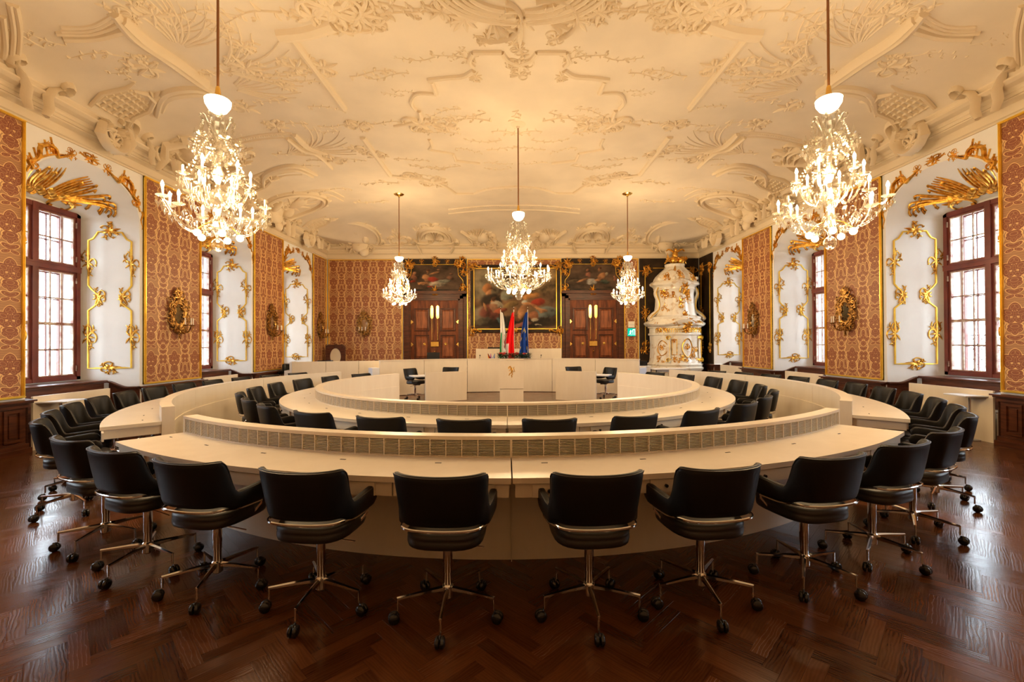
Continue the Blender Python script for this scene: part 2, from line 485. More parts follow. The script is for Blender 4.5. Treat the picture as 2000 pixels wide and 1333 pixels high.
# floor slab and parquet blocks
fl = MB().box(XL - 1.2, XR + 1.2, YB - .3, YF + .3, -.12, -.006).build('floor', M['wood'], smooth=False)
fl['kind'] = 'structure'
def planks():
    W, n = .078, 5
    rnd = random.Random(5)
    sq = math.sqrt(.5)
    x0, x1, y0, y1 = XL - .9, XR + .9, YB, YF
    cx, cy = (x0 + x1) / 2, (y0 + y1) / 2
    lst = []
    K = int(22 / W)
    def put(i, j, a, b):
        u0, v0, u1, v1 = i * W, j * W, (i + a) * W, (j + b) * W
        uc, vc = (u0 + u1) / 2, (v0 + v1) / 2
        X = cx + (uc - vc) * sq; Y = cy + (uc + vc) * sq
        if x0 < X < x1 and y0 - .1 < Y < y1: lst.append((X, Y, u0, v0, u1, v1, a > b))
    for k in range(-K, K):
        for m in range(-K // n, K // n):
            put(k + m * 2 * n, k, n, 1)
            put(k + m * 2 * n, k - 2 * n + 1, 1, n)
    def inview(p):
        q = RM @ Vector((p[0], p[1], -CH))
        return q.y > .6 and abs(q.x / q.y) < 1.2 and -q.z / q.y < .80
    lst.sort(key=lambda p: (0 if inview(p) else 1, math.hypot(p[0], p[1])))
    vs, fs, uvs, tone = [], [], [], []
    def geo(p):
        X, Y, u0, v0, u1, v1, hor = p
        g = .0004; tn = rnd.random(); ox, oy = rnd.random() * 40, rnd.random() * 40
        v = []; tilt = [rnd.uniform(-.0009, .0009) for _ in range(4)]
        b = .0002
        for z, s in ((-.006, 0), (-.0003, 0), (0, b)):
            for q, (u, w) in enumerate(((u0 + g + s, v0 + g + s), (u1 - g - s, v0 + g + s), (u1 - g - s, v1 - g - s), (u0 + g + s, v1 - g - s))):
                v.append((cx + (u - w) * sq, cy + (u + w) * sq, z + (tilt[q] * .4 if z > -.005 else 0)))
        f = [(8, 9, 10, 11)] + [(k * 4 + j, k * 4 + (j + 1) % 4, k * 4 + 4 + (j + 1) % 4, k * 4 + 4 + j) for k in range(2) for j in range(4)]
        L, w = n * W, W
        c = [(0, 0), (L, 0), (L, w), (0, w)] if hor else [(0, 0), (0, w), (L, w), (L, 0)]
        uv = [(c[k % 4][0] + ox, c[k % 4][1] + oy) for k in range(12)]
        return v, f, uv, tn
    def mk(name, items):
        V, F, U, T = [], [], [], []
        for p in items:
            v, f, uv, tn = geo(p); o = len(V)
            V += v; F += [tuple(i + o for i in q) for q in f]; U += uv; T += [tn] * len(v)
        me = bpy.data.meshes.new(name); me.from_pydata(V, [], F)
        l = me.uv_layers.new(name='UVMap')
        idx = [0] * len(me.loops); me.loops.foreach_get('vertex_index', idx)
        l.data.foreach_set('uv', [c for i in idx for c in U[i]])
        at = me.attributes.new('tone', 'FLOAT', 'POINT'); at.data.foreach_set('value', T)
        me.materials.append(M['floor'])
        return me
    for p in lst[:290]: link('plank', mk('plank', [p]), fl)
    link('plank_field', mk('plank_field', lst[290:]), fl, kind='stuff')
planks()

# side walls with deep arched niches
def niche_outline(yc, n=22):
    "front edge of a niche: (dy, z) going up one side, over and down the other"
    pts = [(-OA, DADO - .02), (-OA, 2.2), (-OA, 3.86)]
    for i in range(1, n):
        a = PI - PI * i / n
        pts.append((OA * math.cos(a) * 1.0, 3.86 + .79 * math.sin(a) ** .9))
    pts += [(OA, 3.86), (OA, 2.2), (OA, DADO - .02)]
    return pts
def niche_back(n=22):
    h = .86
    pts = [(-h, DADO - .02), (-h, 2.2), (-h, 3.88)]
    for i in range(1, n):
        a = PI - PI * i / n
        pts.append((h * math.cos(a), 3.92 + .15 * math.sin(a)))
    pts += [(h, 3.88), (h, 2.2), (h, DADO - .02)]
    return pts
ND = .99      # niche depth to the window
def side_wall(name, X, s):
    OPEN = OPN[s]
    mb = MB(); F = niche_outline(0); B = niche_back()
    ztop = ZC1 + .05; ys = [YB] + [e for y in OPEN for e in (y - OA, y + OA)] + [YF]
    for i in range(0, len(ys), 2):
        mb.add([(X, ys[i], 0), (X, ys[i + 1], 0), (X, ys[i + 1], ztop), (X, ys[i], ztop)], [(0, 1, 2, 3)])
    for yc in OPEN:
        up = F[2:-2]
        vs = []
        for (dy, z) in up: vs += [(X, yc + dy, z), (X, yc + dy, ztop)]
        mb.add(vs, [(2 * i, 2 * i + 2, 2 * i + 3, 2 * i + 1) for i in range(len(up) - 1)])
        # lining of the niche, in five steps
        rows = []
        for k in range(6):
            t = k / 5; xx = X + s * (ND * t)
            if k == 0: rows.append([Vector((X, yc + a, b)) for a, b in F])
            else:
                rows.append([Vector((xx, yc + f[0] * (1 - t) + b[0] * t, f[1] * (1 - t) + b[1] * t)) for f, b in zip(F, B)])
        mb.grid(rows, len(F), 6)
        # wall round the window (window opening is .78 half wide, .95 to 4.0 high)
        xx = X + s * ND; w = .80
        mb.add([(xx, yc - .9, -.02), (xx, yc - w, -.02), (xx, yc - w, 4.2), (xx, yc - .9, 4.2)], [(0, 1, 2, 3)])
        mb.add([(xx, yc + .9, -.02), (xx, yc + w, -.02), (xx, yc + w, 4.2), (xx, yc + .9, 4.2)], [(0, 1, 2, 3)])
        mb.add([(xx, yc - w, 4.02), (xx, yc + w, 4.02), (xx, yc + w, 4.2), (xx, yc - w, 4.2)], [(0, 1, 2, 3)])
        mb.add([(xx, yc - w, 0), (xx, yc + w, 0), (xx, yc + w, .93), (xx, yc - w, .93)], [(0, 1, 2, 3)])
        # lower part of the niche, down to the floor
        for e in (-1, 1):
            mb.add([(X, yc + e * OA, 0), (xx, yc + e * .86, 0), (xx, yc + e * .86, DADO), (X, yc + e * OA, DADO)], [(0, 1, 2, 3)])
        # outer embrasure between inner and outer window
        for (a, b, c, d) in ((-w, -w, .93, 4.02), (w, w, .93, 4.02)):
            mb.add([(xx, yc + a, c), (xx + s * .42, yc + b, c), (xx + s * .42, yc + b, d), (xx, yc + a, d)], [(0, 1, 2, 3)])
        for z in (.93, 4.02):
            mb.add([(xx, yc - w, z), (xx + s * .42, yc - w, z), (xx + s * .42, yc + w, z), (xx, yc + w, z)], [(0, 1, 2, 3)])
    # outside skin that closes the wall
    for i in range(0, len(ys), 2):
        a = ys[i] + (-.5 if i == 0 else -.16); b = ys[i + 1] + (.5 if i + 2 >= len(ys) else .16)
        a2 = ys[i] - (0 if i == 0 else -.0)
        mb.add([(X + s * 1.41, (YB - .3 if i == 0 else ys[i] - OA * 0 - .2 + 0), -.1), (X + s * 1.41, (YF + .3 if i + 2 >= len(ys) else ys[i + 1] + .2), -.1),
                (X + s * 1.41, (YF + .3 if i + 2 >= len(ys) else ys[i + 1] + .2), 7), (X + s * 1.41, (YB - .3 if i == 0 else ys[i] - .2), 7)], [(0, 1, 2, 3)])
    for yc in OPEN:
        for z0, z1 in ((-.1, .93), (4.02, 7)):
            mb.add([(X + s * 1.41, yc - 1.1, z0), (X + s * 1.41, yc + 1.1, z0), (X + s * 1.41, yc + 1.1, z1), (X + s * 1.41, yc - 1.1, z1)], [(0, 1, 2, 3)])
    o = mb.build(name, M['plaster']); o['kind'] = 'structure'
    return o
wl = side_wall('wall_left', XL, -1)
wr = side_wall('wall_right', XR, 1)
wf = MB().box(XL, XR, YF, YF + .2, 0, 5.5).build('wall_far', M['plaster'], smooth=False); wf['kind'] = 'structure'
wb = MB().box(XL, XR, YB - .2, YB, 0, 5.5).build('wall_back', M['backwall'], smooth=False); wb['kind'] = 'structure'

# coved ceiling
def mk_ceiling():
    mb = MB(); nx, ny = 100, 120
    def warp(t):   # closer rows near the walls
        return .5 - .5 * math.cos(PI * t) if False else t
    xs = []; 
    def axis(a, b, n):
        L = b - a; out = []
        for i in range(n + 1):
            t = i / n
            out.append(a + L * (t + (-.09) * math.sin(2 * PI * t) * 1.0))
        return out
    X = axis(XL + .26, XR - .26, nx); Y = axis(YB + .26, YF - .26, ny)
    mb.grid([[Vector((x, y, ceil_z(x, y))) for x in X] for y in Y], nx + 1, ny + 1)
    o = mb.build('ceiling', M['stucco'], auto=False); o['kind'] = 'structure'
    rf = MB().box(XL - 1.5, XR + 1.5, YB - .3, YF + .3, 6.3, 6.4).build('roof_deck', M['stucco'], o, smooth=False)
    return o
cl = mk_ceiling()
# cornice: a profile carried round the room
def ring_profile(prof, name, m, zoff=0, kind='structure', parent=None):
    mb = MB(); pts = []
    for (d, z) in prof:
        pts.append([(XL + d, YB + d, z), (XR - d, YB + d, z), (XR - d, YF - d, z), (XL + d, YF - d, z)])
    vs = [p for r in pts for p in r]; fs = []
    for i in range(len(prof) - 1):
        for k in range(4):
            fs.append((i * 4 + k, i * 4 + (k + 1) % 4, (i + 1) * 4 + (k + 1) % 4, (i + 1) * 4 + k))
    mb.add(vs, fs)
    o = mb.build(name, m, parent, smooth=False)
    if kind: o['kind'] = kind
    return o
cor = ring_profile([(0, 4.86), (.03, 4.86), (.035, 4.885), (.06, 4.90), (.06, 4.925), (.045, 4.93), (.045, 5.035), (.075, 5.05), (.12, 5.075), (.12, 5.10), (.14, 5.10), (.14, 5.15), (.155, 5.16), (.155, 5.20), (.17, 5.22),
                   (.25, 5.25), (.30, 5.285), (.30, 5.31), (.25, 5.32), (.24, 5.34), (.27, 5.385), (.27, 5.415), (.255, 5.42)], 'trim_1', M['relief'])

# wood wainscot (baseboard) with raised fields
def wainscot_run(mb, p0, p1, nrm, h=DADO - .03, plinth=.14):
    "cap, plinth and body along p0-p1; nrm points into the room"
    p0 = Vector(p0); p1 = Vector(p1); n = Vector(nrm); t = (p1 - p0).normalized()
    def slab(a, b, z0, z1, d0, d1):
        A, B = p0 + t * a, p0 + t * b
        q = [A + n * d0, B + n * d0, B + n * d1, A + n * d1]
        mb.add([(v.x, v.y, z0) for v in q] + [(v.x, v.y, z1) for v in q],
               [(0, 3, 2, 1), (4, 5, 6, 7), (0, 1, 5, 4), (1, 2, 6, 5), (2, 3, 7, 6), (3, 0, 4, 7)])
    L = (p1 - p0).length
    slab(0, L, 0, h - .05, 0, .06)
    slab(-.03, L + .03, 0, plinth * .55, 0, .13); slab(-.015, L + .015, plinth * .55, plinth, 0, .10)
    slab(-.02, L + .02, h - .11, h - .05, 0, .09)
    slab(-.05, L + .05, h - .05, h - .025, 0, .13); slab(-.07, L + .07, h - .025, h, 0, .16)
    return slab, L
def wainscots():
    for name, X, s in (('baseboard_left', XL, 1), ('baseboard_right', XR, -1)):
        ys = [YB] + [e for y in OPN[-s] for e in (y - OA, y + OA)] + [YF]
        root = thing(name, None, None, kind='structure')
        for i in range(0, len(ys), 2):
            mb = MB(); a, b = ys[i] + (.05 if i else 0), ys[i + 1] - (.05 if i + 2 < len(ys) else 0)
            slab, L = wainscot_run(mb, (X, a, 0), (X, b, 0), (s, 0, 0))
            mb.build('wainscot_body', M['wood'], root, smooth=False)
            # pilaster - field - pilaster
            for (u0, u1) in ((.06, .30), (.38, L - .38), (L - .30, L - .06)):
                pm = MB(); x0, x1 = sorted((X + s * .06, X + s * .085)); x2, x3 = sorted((X + s * .085, X + s * .10))
                for z0, z1, v0, v1 in ((.18, .22, u0, u1), (.60, .64, u0, u1), (.22, .60, u0, u0 + .04), (.22, .60, u1 - .04, u1)):
                    pm.box(x0, x1, a + v0, a + v1, z0, z1)
                pm.box(*sorted((X + s * .06, X + s * .075)), a + u0 + .07, a + u1 - .07, .25, .57)
                pm.build('wainscot_panel', M['wood'], root, smooth=False)
    root = thing('baseboard_far', None, None, kind='structure')
    for (a, b) in ((XL + .1, -4.16), (-1.62, 2.0), (4.46, XR - .1)):
        mb = MB(); wainscot_run(mb, (b, YF, 0), (a, YF, 0), (0, -1, 0))
        mb.build('wainscot_body', M['woodh'], root, smooth=False)
wainscots()

# gilt framed damask wall panels
def damask_panel(label, p0, p1, z0, z1, nrm, group='damask wall panels'):
    p0 = Vector(p0); p1 = Vector(p1); n = Vector(nrm); t = (p1 - p0).normalized(); L = (p1 - p0).length
    root = thing('damask_panel', label, 'wall panel', (p0.x, p0.y, z0), 0, group)
    o = Vector((p0.x, p0.y, z0)); H = z1 - z0
    me = bpy.data.meshes.new('fabric')
    vs = [n * .02, t * L + n * .02, t * L + n * .02 + Vector((0, 0, H)), n * .02 + Vector((0, 0, H))]
    bk = [v - n * .018 for v in vs]
    me.from_pydata([tuple(v) for v in vs + bk], [], [(0, 1, 2, 3), (7, 6, 5, 4), (0, 4, 5, 1), (1, 5, 6, 2), (2, 6, 7, 3), (3, 7, 4, 0)])
    l = me.uv_layers.new(name='UVMap')
    q = [(-L / 2, 0), (L / 2, 0), (L / 2, H), (-L / 2, H)]
    for lp, li in zip(l.data, [lo.vertex_index for lo in me.loops]): lp.uv = q[li % 4]
    me.materials.append(M['damask']); link('fabric', me, root)
    mb = MB(); w = .035
    for (a0, a1, b0, b1) in ((0, L, 0, w), (0, L, H - w, H), (0, w, w, H - w), (L - w, L, w, H - w)):
        for (i, d) in ((0, .045), (.011, .058)):
            A, B = (a0, a1), (b0, b1)
            u0, u1 = (a0 + (i if a1 - a0 < .1 else 0)), (a1 - (i if a1 - a0 < .1 else 0))
            v0, v1 = (b0 + (i if b1 - b0 < .1 else 0)), (b1 - (i if b1 - b0 < .1 else 0))
            vv = []
            for dd in (.0, d):
                for (u, v) in ((u0, v0), (u1, v0), (u1, v1), (u0, v1)):
                    vv.append(t * u + n * dd + Vector((0, 0, v)))
            mb.add(vv, [(0, 1, 2, 3), (4, 7, 6, 5), (0, 4, 5, 1), (1, 5, 6, 2), (2, 6, 7, 3), (3, 7, 4, 0)])
    mb.build('gilt_frame', M['goldbar'], root, smooth=False)
pos_l = ['at the near left edge beside the first left window', 'between the first and second left windows', 'between the second and third left windows', 'in the far left corner past the third left window']
pos_r = ['at the near right edge beside the first right window', 'between the first and second right windows', 'between the second and third right windows']
damask_panel('gold-framed red damask wall panel behind the camera on the left', (XL, YB + .1, 0), (XL, OPEN[0] - 1.03, 0), DADO, 4.86, (1, 0, 0))
damask_panel('gold-framed red damask wall panel behind the camera on the right', (XR, YB + .1, 0), (XR, OPN[1][0] - 1.06, 0), DADO, 4.86, (-1, 0, 0))
for i in range(4):
    a = OPEN[i] + 1.09; b = (OPEN[i + 1] - 1.06) if i < 3 else YF - .05
    a2 = OPN[1][i] + 1.09; b2 = (OPN[1][i + 1] - 1.06) if i < 3 else YF
    damask_panel('gold-framed red damask wall panel ' + pos_l[i], (XL, a, 0), (XL, b, 0), DADO, 4.86, (1, 0, 0))
    if i < 3:
        damask_panel('gold-framed red damask wall panel ' + pos_r[i], (XR, a2, 0), (XR, b2, 0), DADO, 4.86, (-1, 0, 0))
damask_panel('wide gold-framed red damask panel left of the left double door', (XL + .1, YF, 0), (-4.14, YF, 0), DADO, 4.86, (0, -1, 0))
damask_panel('gold-framed red damask panel behind the large central painting', (-1.64, YF, 0), (2.02, YF, 0), DADO, 4.86, (0, -1, 0))
damask_panel('narrow gold-framed red damask strip carrying the green exit sign', (4.46, YF, 0), (5.02, YF, 0), DADO, 4.86, (0, -1, 0))

# ------------------------------------------------------------------ windows
def bars(mb, X, y0, y1, z0, z1, w, d, cols, rows, mw=.022):
    "sash frame with glazing bars, centred on X"
    xa, xb = X - d / 2, X + d / 2
    mb.box(xa, xb, y0, y0 + w, z0, z1); mb.box(xa, xb, y1 - w, y1, z0, z1)
    mb.box(xa, xb, y0 + w, y1 - w, z0, z0 + w); mb.box(xa, xb, y0 + w, y1 - w, z1 - w, z1)
    cw = (y1 - y0 - 2 * w) / cols; rh = (z1 - z0 - 2 * w) / rows
    for i in range(1, cols): mb.box(X - .012, X + .012, y0 + w + cw * i - mw / 2, y0 + w + cw * i + mw / 2, z0 + w, z1 - w)
    for j in range(1, rows): mb.box(X - .012, X + .012, y0 + w, y1 - w, z0 + w + rh * j - mw / 2, z0 + w + rh * j + mw / 2)
    return cw, rh
pane_me = {}
def window(n, X, yc, s, grille):
    root = thing('window_%d' % n, None, None, (X, yc, .93), 0, None, 'structure')
    zb, zt, zm = 0.0, 3.09, 2.03
    mb = MB(); W = .81
    mb.box(-.06, .06, -W, -W + .07, zb, zt); mb.box(-.06, .06, W - .07, W, zb, zt)
    mb.box(-.06, .06, -W, W, zb, zb + .06); mb.box(-.06, .06, -W, W, zt - .08, zt)
    mb.box(-.07, .07, -.045, .045, zb, zt); mb.box(-.075, .075, -W, W, zm - .05, zm + .05)
    mb.box(*sorted((0, -s * .085)), -W, W, zm + .03, zm + .055)
    mb.build('window_frame', M['frame'], root, smooth=False)
    for (y0, y1) in ((-W + .07, -.045), (.045, W - .07)):
        for (z0, z1, rows) in ((zb + .06, zm - .05, 4), (zm + .05, zt - .08, 2)):
            sb = MB(); cw, rh = bars(sb, -s * .01, y0, y1, z0, z1, .048, .045, 3, rows)
            if rows == 4: sb.box(-.03, .03, y0, y1, (z0 + z1) / 2 - .025, (z0 + z1) / 2 + .025)
            sa = sb.build('sash', M['putty'] if True else M['frame'], root, smooth=False)
            sf = MB(); bars(sf, -s * .028, y0, y1, z0, z1, .03, .02, 1, 1); sf.build('sash_rim', M['frame'], sa, smooth=False)
            key = (round(cw, 3), round(rh, 3))
            if key not in pane_me:
                pane_me[key] = MB().box(-.002, .002, -cw / 2 + .004, cw / 2 - .004, -rh / 2 + .004, rh / 2 - .004).mesh('pane', M['glass'], False)
            for i in range(3):
                for j in range(rows):
                    link('pane', pane_me[key], sa, loc=(-s * .01, y0 + .048 + cw * (i + .5), z0 + .048 + rh * (j + .5)))
            hb = MB()
            for hz in (z0 + .15, z1 - .15):
                hb.box(*sorted((-s * .03, -s * .06)), (y0 if y0 < 0 else y1) - .012, (y0 if y0 < 0 else y1) + .012, hz - .05, hz + .05)
            hb.build('hinge', M['putty'], sa, smooth=False)
    # outer window
    ob = MB(); xo = s * .30
    for (y0, y1) in ((-W + .02, -.03), (.03, W - .02)):
        for (z0, z1, rows) in ((zb + .03, zm - .03, 4), (zm + .03, zt - .03, 2)):
            bars(ob, xo, y0, y1, z0, z1, .05, .05, 3, rows, .02)
    ob.build('outer_sash', M['frame'], root, smooth=False)
    if grille:
        gb = MB()
        for k in range(-9, 10):
            for e in (-1, 1):
                pts = [Vector((s * .40, k * .16 + e * (-.3), .03)), Vector((s * .40, k * .16 + e * .3, .75))]
                p, q = pts
                def clip(v): return Vector((v.x, max(-.75, min(.75, v.y)), v.z))
                if abs(p.y) < .76 or abs(q.y) < .76:
                    t0 = max(0, (-.75 - p.y) / (q.y - p.y)) if q.y > p.y else max(0, (.75 - p.y) / (q.y - p.y)) if abs(p.y) > .75 else 0
                    a = p.lerp(q, max(0, t0)) ; 
                    t1 = 1.0
                    if abs(q.y) > .75: t1 = ((.75 if q.y > 0 else -.75) - p.y) / (q.y - p.y)
                    b = p.lerp(q, t1)
                    if t1 > t0: gb.tube([a, b], .007, 4)
        gb.tube([(s * .40, -.76, .75), (s * .40, .76, .75)], .012, 5); gb.tube([(s * .40, -.76, .03), (s * .40, .76, .03)], .012, 5)
        gb.build('window_grille', M['black'], root)
k = 0
for s, X in ((-1, XL - ND), (1, XR + ND)):
    for yc in OPN[s]:
        k += 1; window(k, X, yc, s, s > 0)

# wood sill boxes and cream screens standing in the niches
wnames = ['first', 'second', 'third']
for s, X, sd in ((-1, XL, 'left'), (1, XR, 'right')):
    for i, yc in enumerate(OPN[s]):
        n = 'window sill of the %s %s window' % (['nearest unseen', 'first', 'second', 'third'][i], sd)
        root = thing('trim_%d' % (2 + i + (4 if s > 0 else 0)), None, None, (X, yc, 0), 0, None, 'structure')
        xo, xi = s * ND, s * .52
        mb = MB(); a, b = sorted((xo, xi))
        mb.box(a, b, -.84, .84, 0, .86)
        mb.build('sill_box', M['wood'], root, smooth=False)
        a, b = sorted((xo, s * .46))
        MB().bevbox(a, b, -.86, .86, .875, .905, .008).box(*sorted((xo, s * .49)), -.86, .86, .855, .875).build('sill_board', M['woodh'], root, smooth=False)
        # curved end pieces that sweep down to the wainscot cap
        for e in (-1, 1):
            cb = MB(); pr = []
            for q in range(13):
                t = q / 12
                pr.append((s * (.50 - .52 * t), .89 - .115 * (math.sin(PI * min(1, t * 1.6) / 2) ** 1.5)))
            vs = []
            for (x, z) in pr:
                yy = OA - (abs(x) / ND) * .17
                for (d0, dz) in ((-.0, 0), (-.07, 0), (-.07, -.03), (0, -.03)):
                    vs.append((x, e * (yy + d0), z + dz))
            fs = [(4 * q + c, 4 * q + (c + 1) % 4, 4 * q + 4 + (c + 1) % 4, 4 * q + 4 + c) for q in range(12) for c in range(4)]
            cb.add(vs, fs); 
            vs = []
            for (x, z) in pr:
                yy = OA - (abs(x) / ND) * .17 - .015
                vs += [(x, e * yy, 0), (x, e * yy, z - .03)]
            cb.add(vs, [(2 * q, 2 * q + 2, 2 * q + 3, 2 * q + 1) for q in range(12)])
            cb.build('sill_end', M['woodh'], root, smooth=False)
        if i == 0: continue
        w = wnames[i - 1]
        sc_ = thing('niche_screen', 'cream board screen standing in the niche below the %s %s window' % (w, sd), 'screen', (X + s * -.0, yc, 0), 0, 'cream screens below the windows')
        mb = MB(); a, b = sorted((s * -.32 + s * 0, s * -.32 + s * .025))
        xs_ = -.02 * s
        mb.box(*sorted((xs_, xs_ + s * .03)), -.93, .36 if s < 0 else .52, 0, .80)
        mb.build('screen_board', M['desk'], sc_, smooth=False)

# ================================================================== RELIEF ORNAMENT (stucco and gilding)
def spiral(c, r, turns, a0, sg=1, n=14):
    return [Vector((c[0] + r * (1 - .85 * i / n) * math.cos(a0 + sg * 2 * PI * turns * i / n), c[1] + r * (1 - .85 * i / n) * math.sin(a0 + sg * 2 * PI * turns * i / n))) for i in range(n + 1)]
def taper(t): return .25 + .75 * math.sin(PI * min(1, t * .85 + .15)) ** .7
def leafp(t): return max(.08, math.sin(PI * t ** .8) ** .8)
def fade(t): return 1 - .85 * t
def one(t): return 1.0
# a glyph is a list of (points2d, half width, height, profile)
def g_scroll(L=1.0, sg=1, w=.05, h=.04):
    "S scroll along +u with curled ends"
    pts = [Vector(p) for p in ((0, 0), (.2 * L, .10 * L * sg), (.45 * L, .10 * L * sg), (.7 * L, -.02 * L * sg), (.9 * L, -.10 * L * sg), (1.02 * L, -.02 * L * sg), (.95 * L, .06 * L * sg), (.87 * L, .02 * L * sg))]
    a = smooth_path(pts, 4)
    e = [Vector(p) for p in ((0, 0), (-.10 * L, -.08 * L * sg), (-.06 * L, -.17 * L * sg), (.03 * L, -.15 * L * sg), (.02 * L, -.08 * L * sg))]
    b = smooth_path(e, 4)
    return [(a, w, h, taper), (b, w * .85, h, fade)]
def g_cscroll(r=.2, w=.04, h=.04, sg=1):
    pts = [Vector((r * math.cos(R(a)), sg * r * math.sin(R(a)))) for a in range(60, 301, 15)]
    s1 = spiral((r * .5, sg * r * .62), r * .26, 1.1, R(60) * sg, -sg, 9)
    s2 = spiral((r * .5, -sg * r * .62), r * .26, 1.1, -R(60) * sg, sg, 9)
    return [(pts, w, h, taper), (s1, w * .7, h, fade), (s2, w * .7, h, fade)]
def g_leaves(n=5, L=.25, spread=150, a0=0, w=.035, h=.03, rnd=None):
    out = []
    for i in range(n):
        a = R(a0 + (i - (n - 1) / 2) * spread / max(1, n - 1)); l = L * (1 - .35 * abs(i - (n - 1) / 2) / max(1, (n - 1) / 2))
        bend = .3 * ((i - (n - 1) / 2) / max(1, (n - 1) / 2))
        if rnd: l *= rnd.uniform(.75, 1.15); bend += rnd.uniform(-.2, .2)
        pts = [Vector((math.cos(a + bend * t) * l * t, math.sin(a + bend * t) * l * t)) for t in [k / 6 for k in range(7)]]
        out.append((pts, w, h, leafp))
    return out
def xf(gl, ang=0, off=(0, 0), s=1.0, mir=False):
    c, d = math.cos(ang), math.sin(ang); o = []
    for pts, w, h, pr in gl:
        o.append(([Vector(((p.x * c - (-p.y if mir else p.y) * d) * s + off[0], (p.x * d + (-p.y if mir else p.y) * c) * s + off[1])) for p in pts], w * s, h * s, pr))
    return o
def g_cluster(seed, s=1.0, n=7):
    "rocaille tuft: leaves, curls, blossoms"
    r = random.Random(seed); o = []
    o += g_leaves(7, .26, 300, r.uniform(0, 360), .03, .035, r)
    for k in range(n - 4):
        a = r.uniform(0, 2 * PI); o += xf(g_cscroll(.10, .02, .03, r.choice((-1, 1))), r.uniform(0, 6.28), (math.cos(a) * .13, math.sin(a) * .13))
    for k in range(3):
        a = r.uniform(0, 2 * PI); o += xf(g_leaves(4, .11, 260, 0, .018, .03, r), a, (math.cos(a) * .2, math.sin(a) * .2))
    return xf(o, 0, (0, 0), s)
def g_twig(seed, L=.8, s=1.0, n=9):
    r = random.Random(seed); o = []; ph = r.uniform(0, 6)
    ax = [Vector((L * t, .07 * L * math.sin(5 * t + ph))) for t in [i / 14 for i in range(15)]]
    o.append((ax, .011, .02, fade))
    for i in range(n):
        t = (i + .6) / n; b = ax[min(14, int(t * 14))]; sg = 1 if i % 2 else -1
        a = sg * R(r.uniform(28, 65)); l = L * .12 * (1.25 - .5 * t) * r.uniform(.8, 1.3)
        pts = [b + Vector((math.cos(a + sg * .5 * q) * l * q, math.sin(a + sg * .5 * q) * l * q)) for q in (0, .25, .5, .75, 1)]
        o.append((pts, .017, .022, leafp))
        if r.random() < .35: o.append((spiral(b + Vector((math.cos(a) * l, math.sin(a) * l)), .035, 1.0, a, sg, 7), .009, .018, fade))
    return xf(o, 0, (0, 0), s)
def g_shell(r=.3, n=9, w=.028, h=.05, a0=0, a1=180):
    o = []
    for i in range(n):
        a = R(a0 + (a1 - a0) * (i + .5) / n); l = r * (.80 + .2 * math.sin(PI * (i + .5) / n))
        o.append(([Vector((math.cos(a) * l * t, math.sin(a) * l * t)) for t in (.18, .4, .6, .8, .95, 1.02)], w, h, lambda t: .35 + .65 * t))
    rim = [Vector((math.cos(R(a0 + (a1 - a0) * t)) * r * 1.16, math.sin(R(a0 + (a1 - a0) * t)) * r * 1.16)) for t in [i / 24 for i in range(25)]]
    o.append((rim, w * .8, h, one))
    return o
def put_glyph(mb, gl, P, N, T, scale=1.0, snap=None, n=4):
    "lay a glyph on the tangent plane at P (or on snap(point) -> (p, n))"
    N = N.normalized(); T = (T - N * T.dot(N)).normalized(); B = N.cross(T)
    for pts, w, h, pr in gl:
        pn = []
        for p in pts:
            q = P + T * (p.x * scale) + B * (p.y * scale)
            pn.append(snap(q) if snap else (q, N))
        mb.stroke(pn, w * scale, h * scale, pr, n)
def snapc(q):
    x = min(max(q.x, XL + .3), XR - .3); y = min(max(q.y, YB + .3), YF - .3)
    return ceil_pn(x, y)
def mir_mb(mb):
    n = len(mb.v)
    mb.add([(2 * XC - x, y, z) for (x, y, z) in mb.v], [tuple(reversed(f)) for f in mb.f]); return mb
GL = .92   # reach of the ceiling ornament

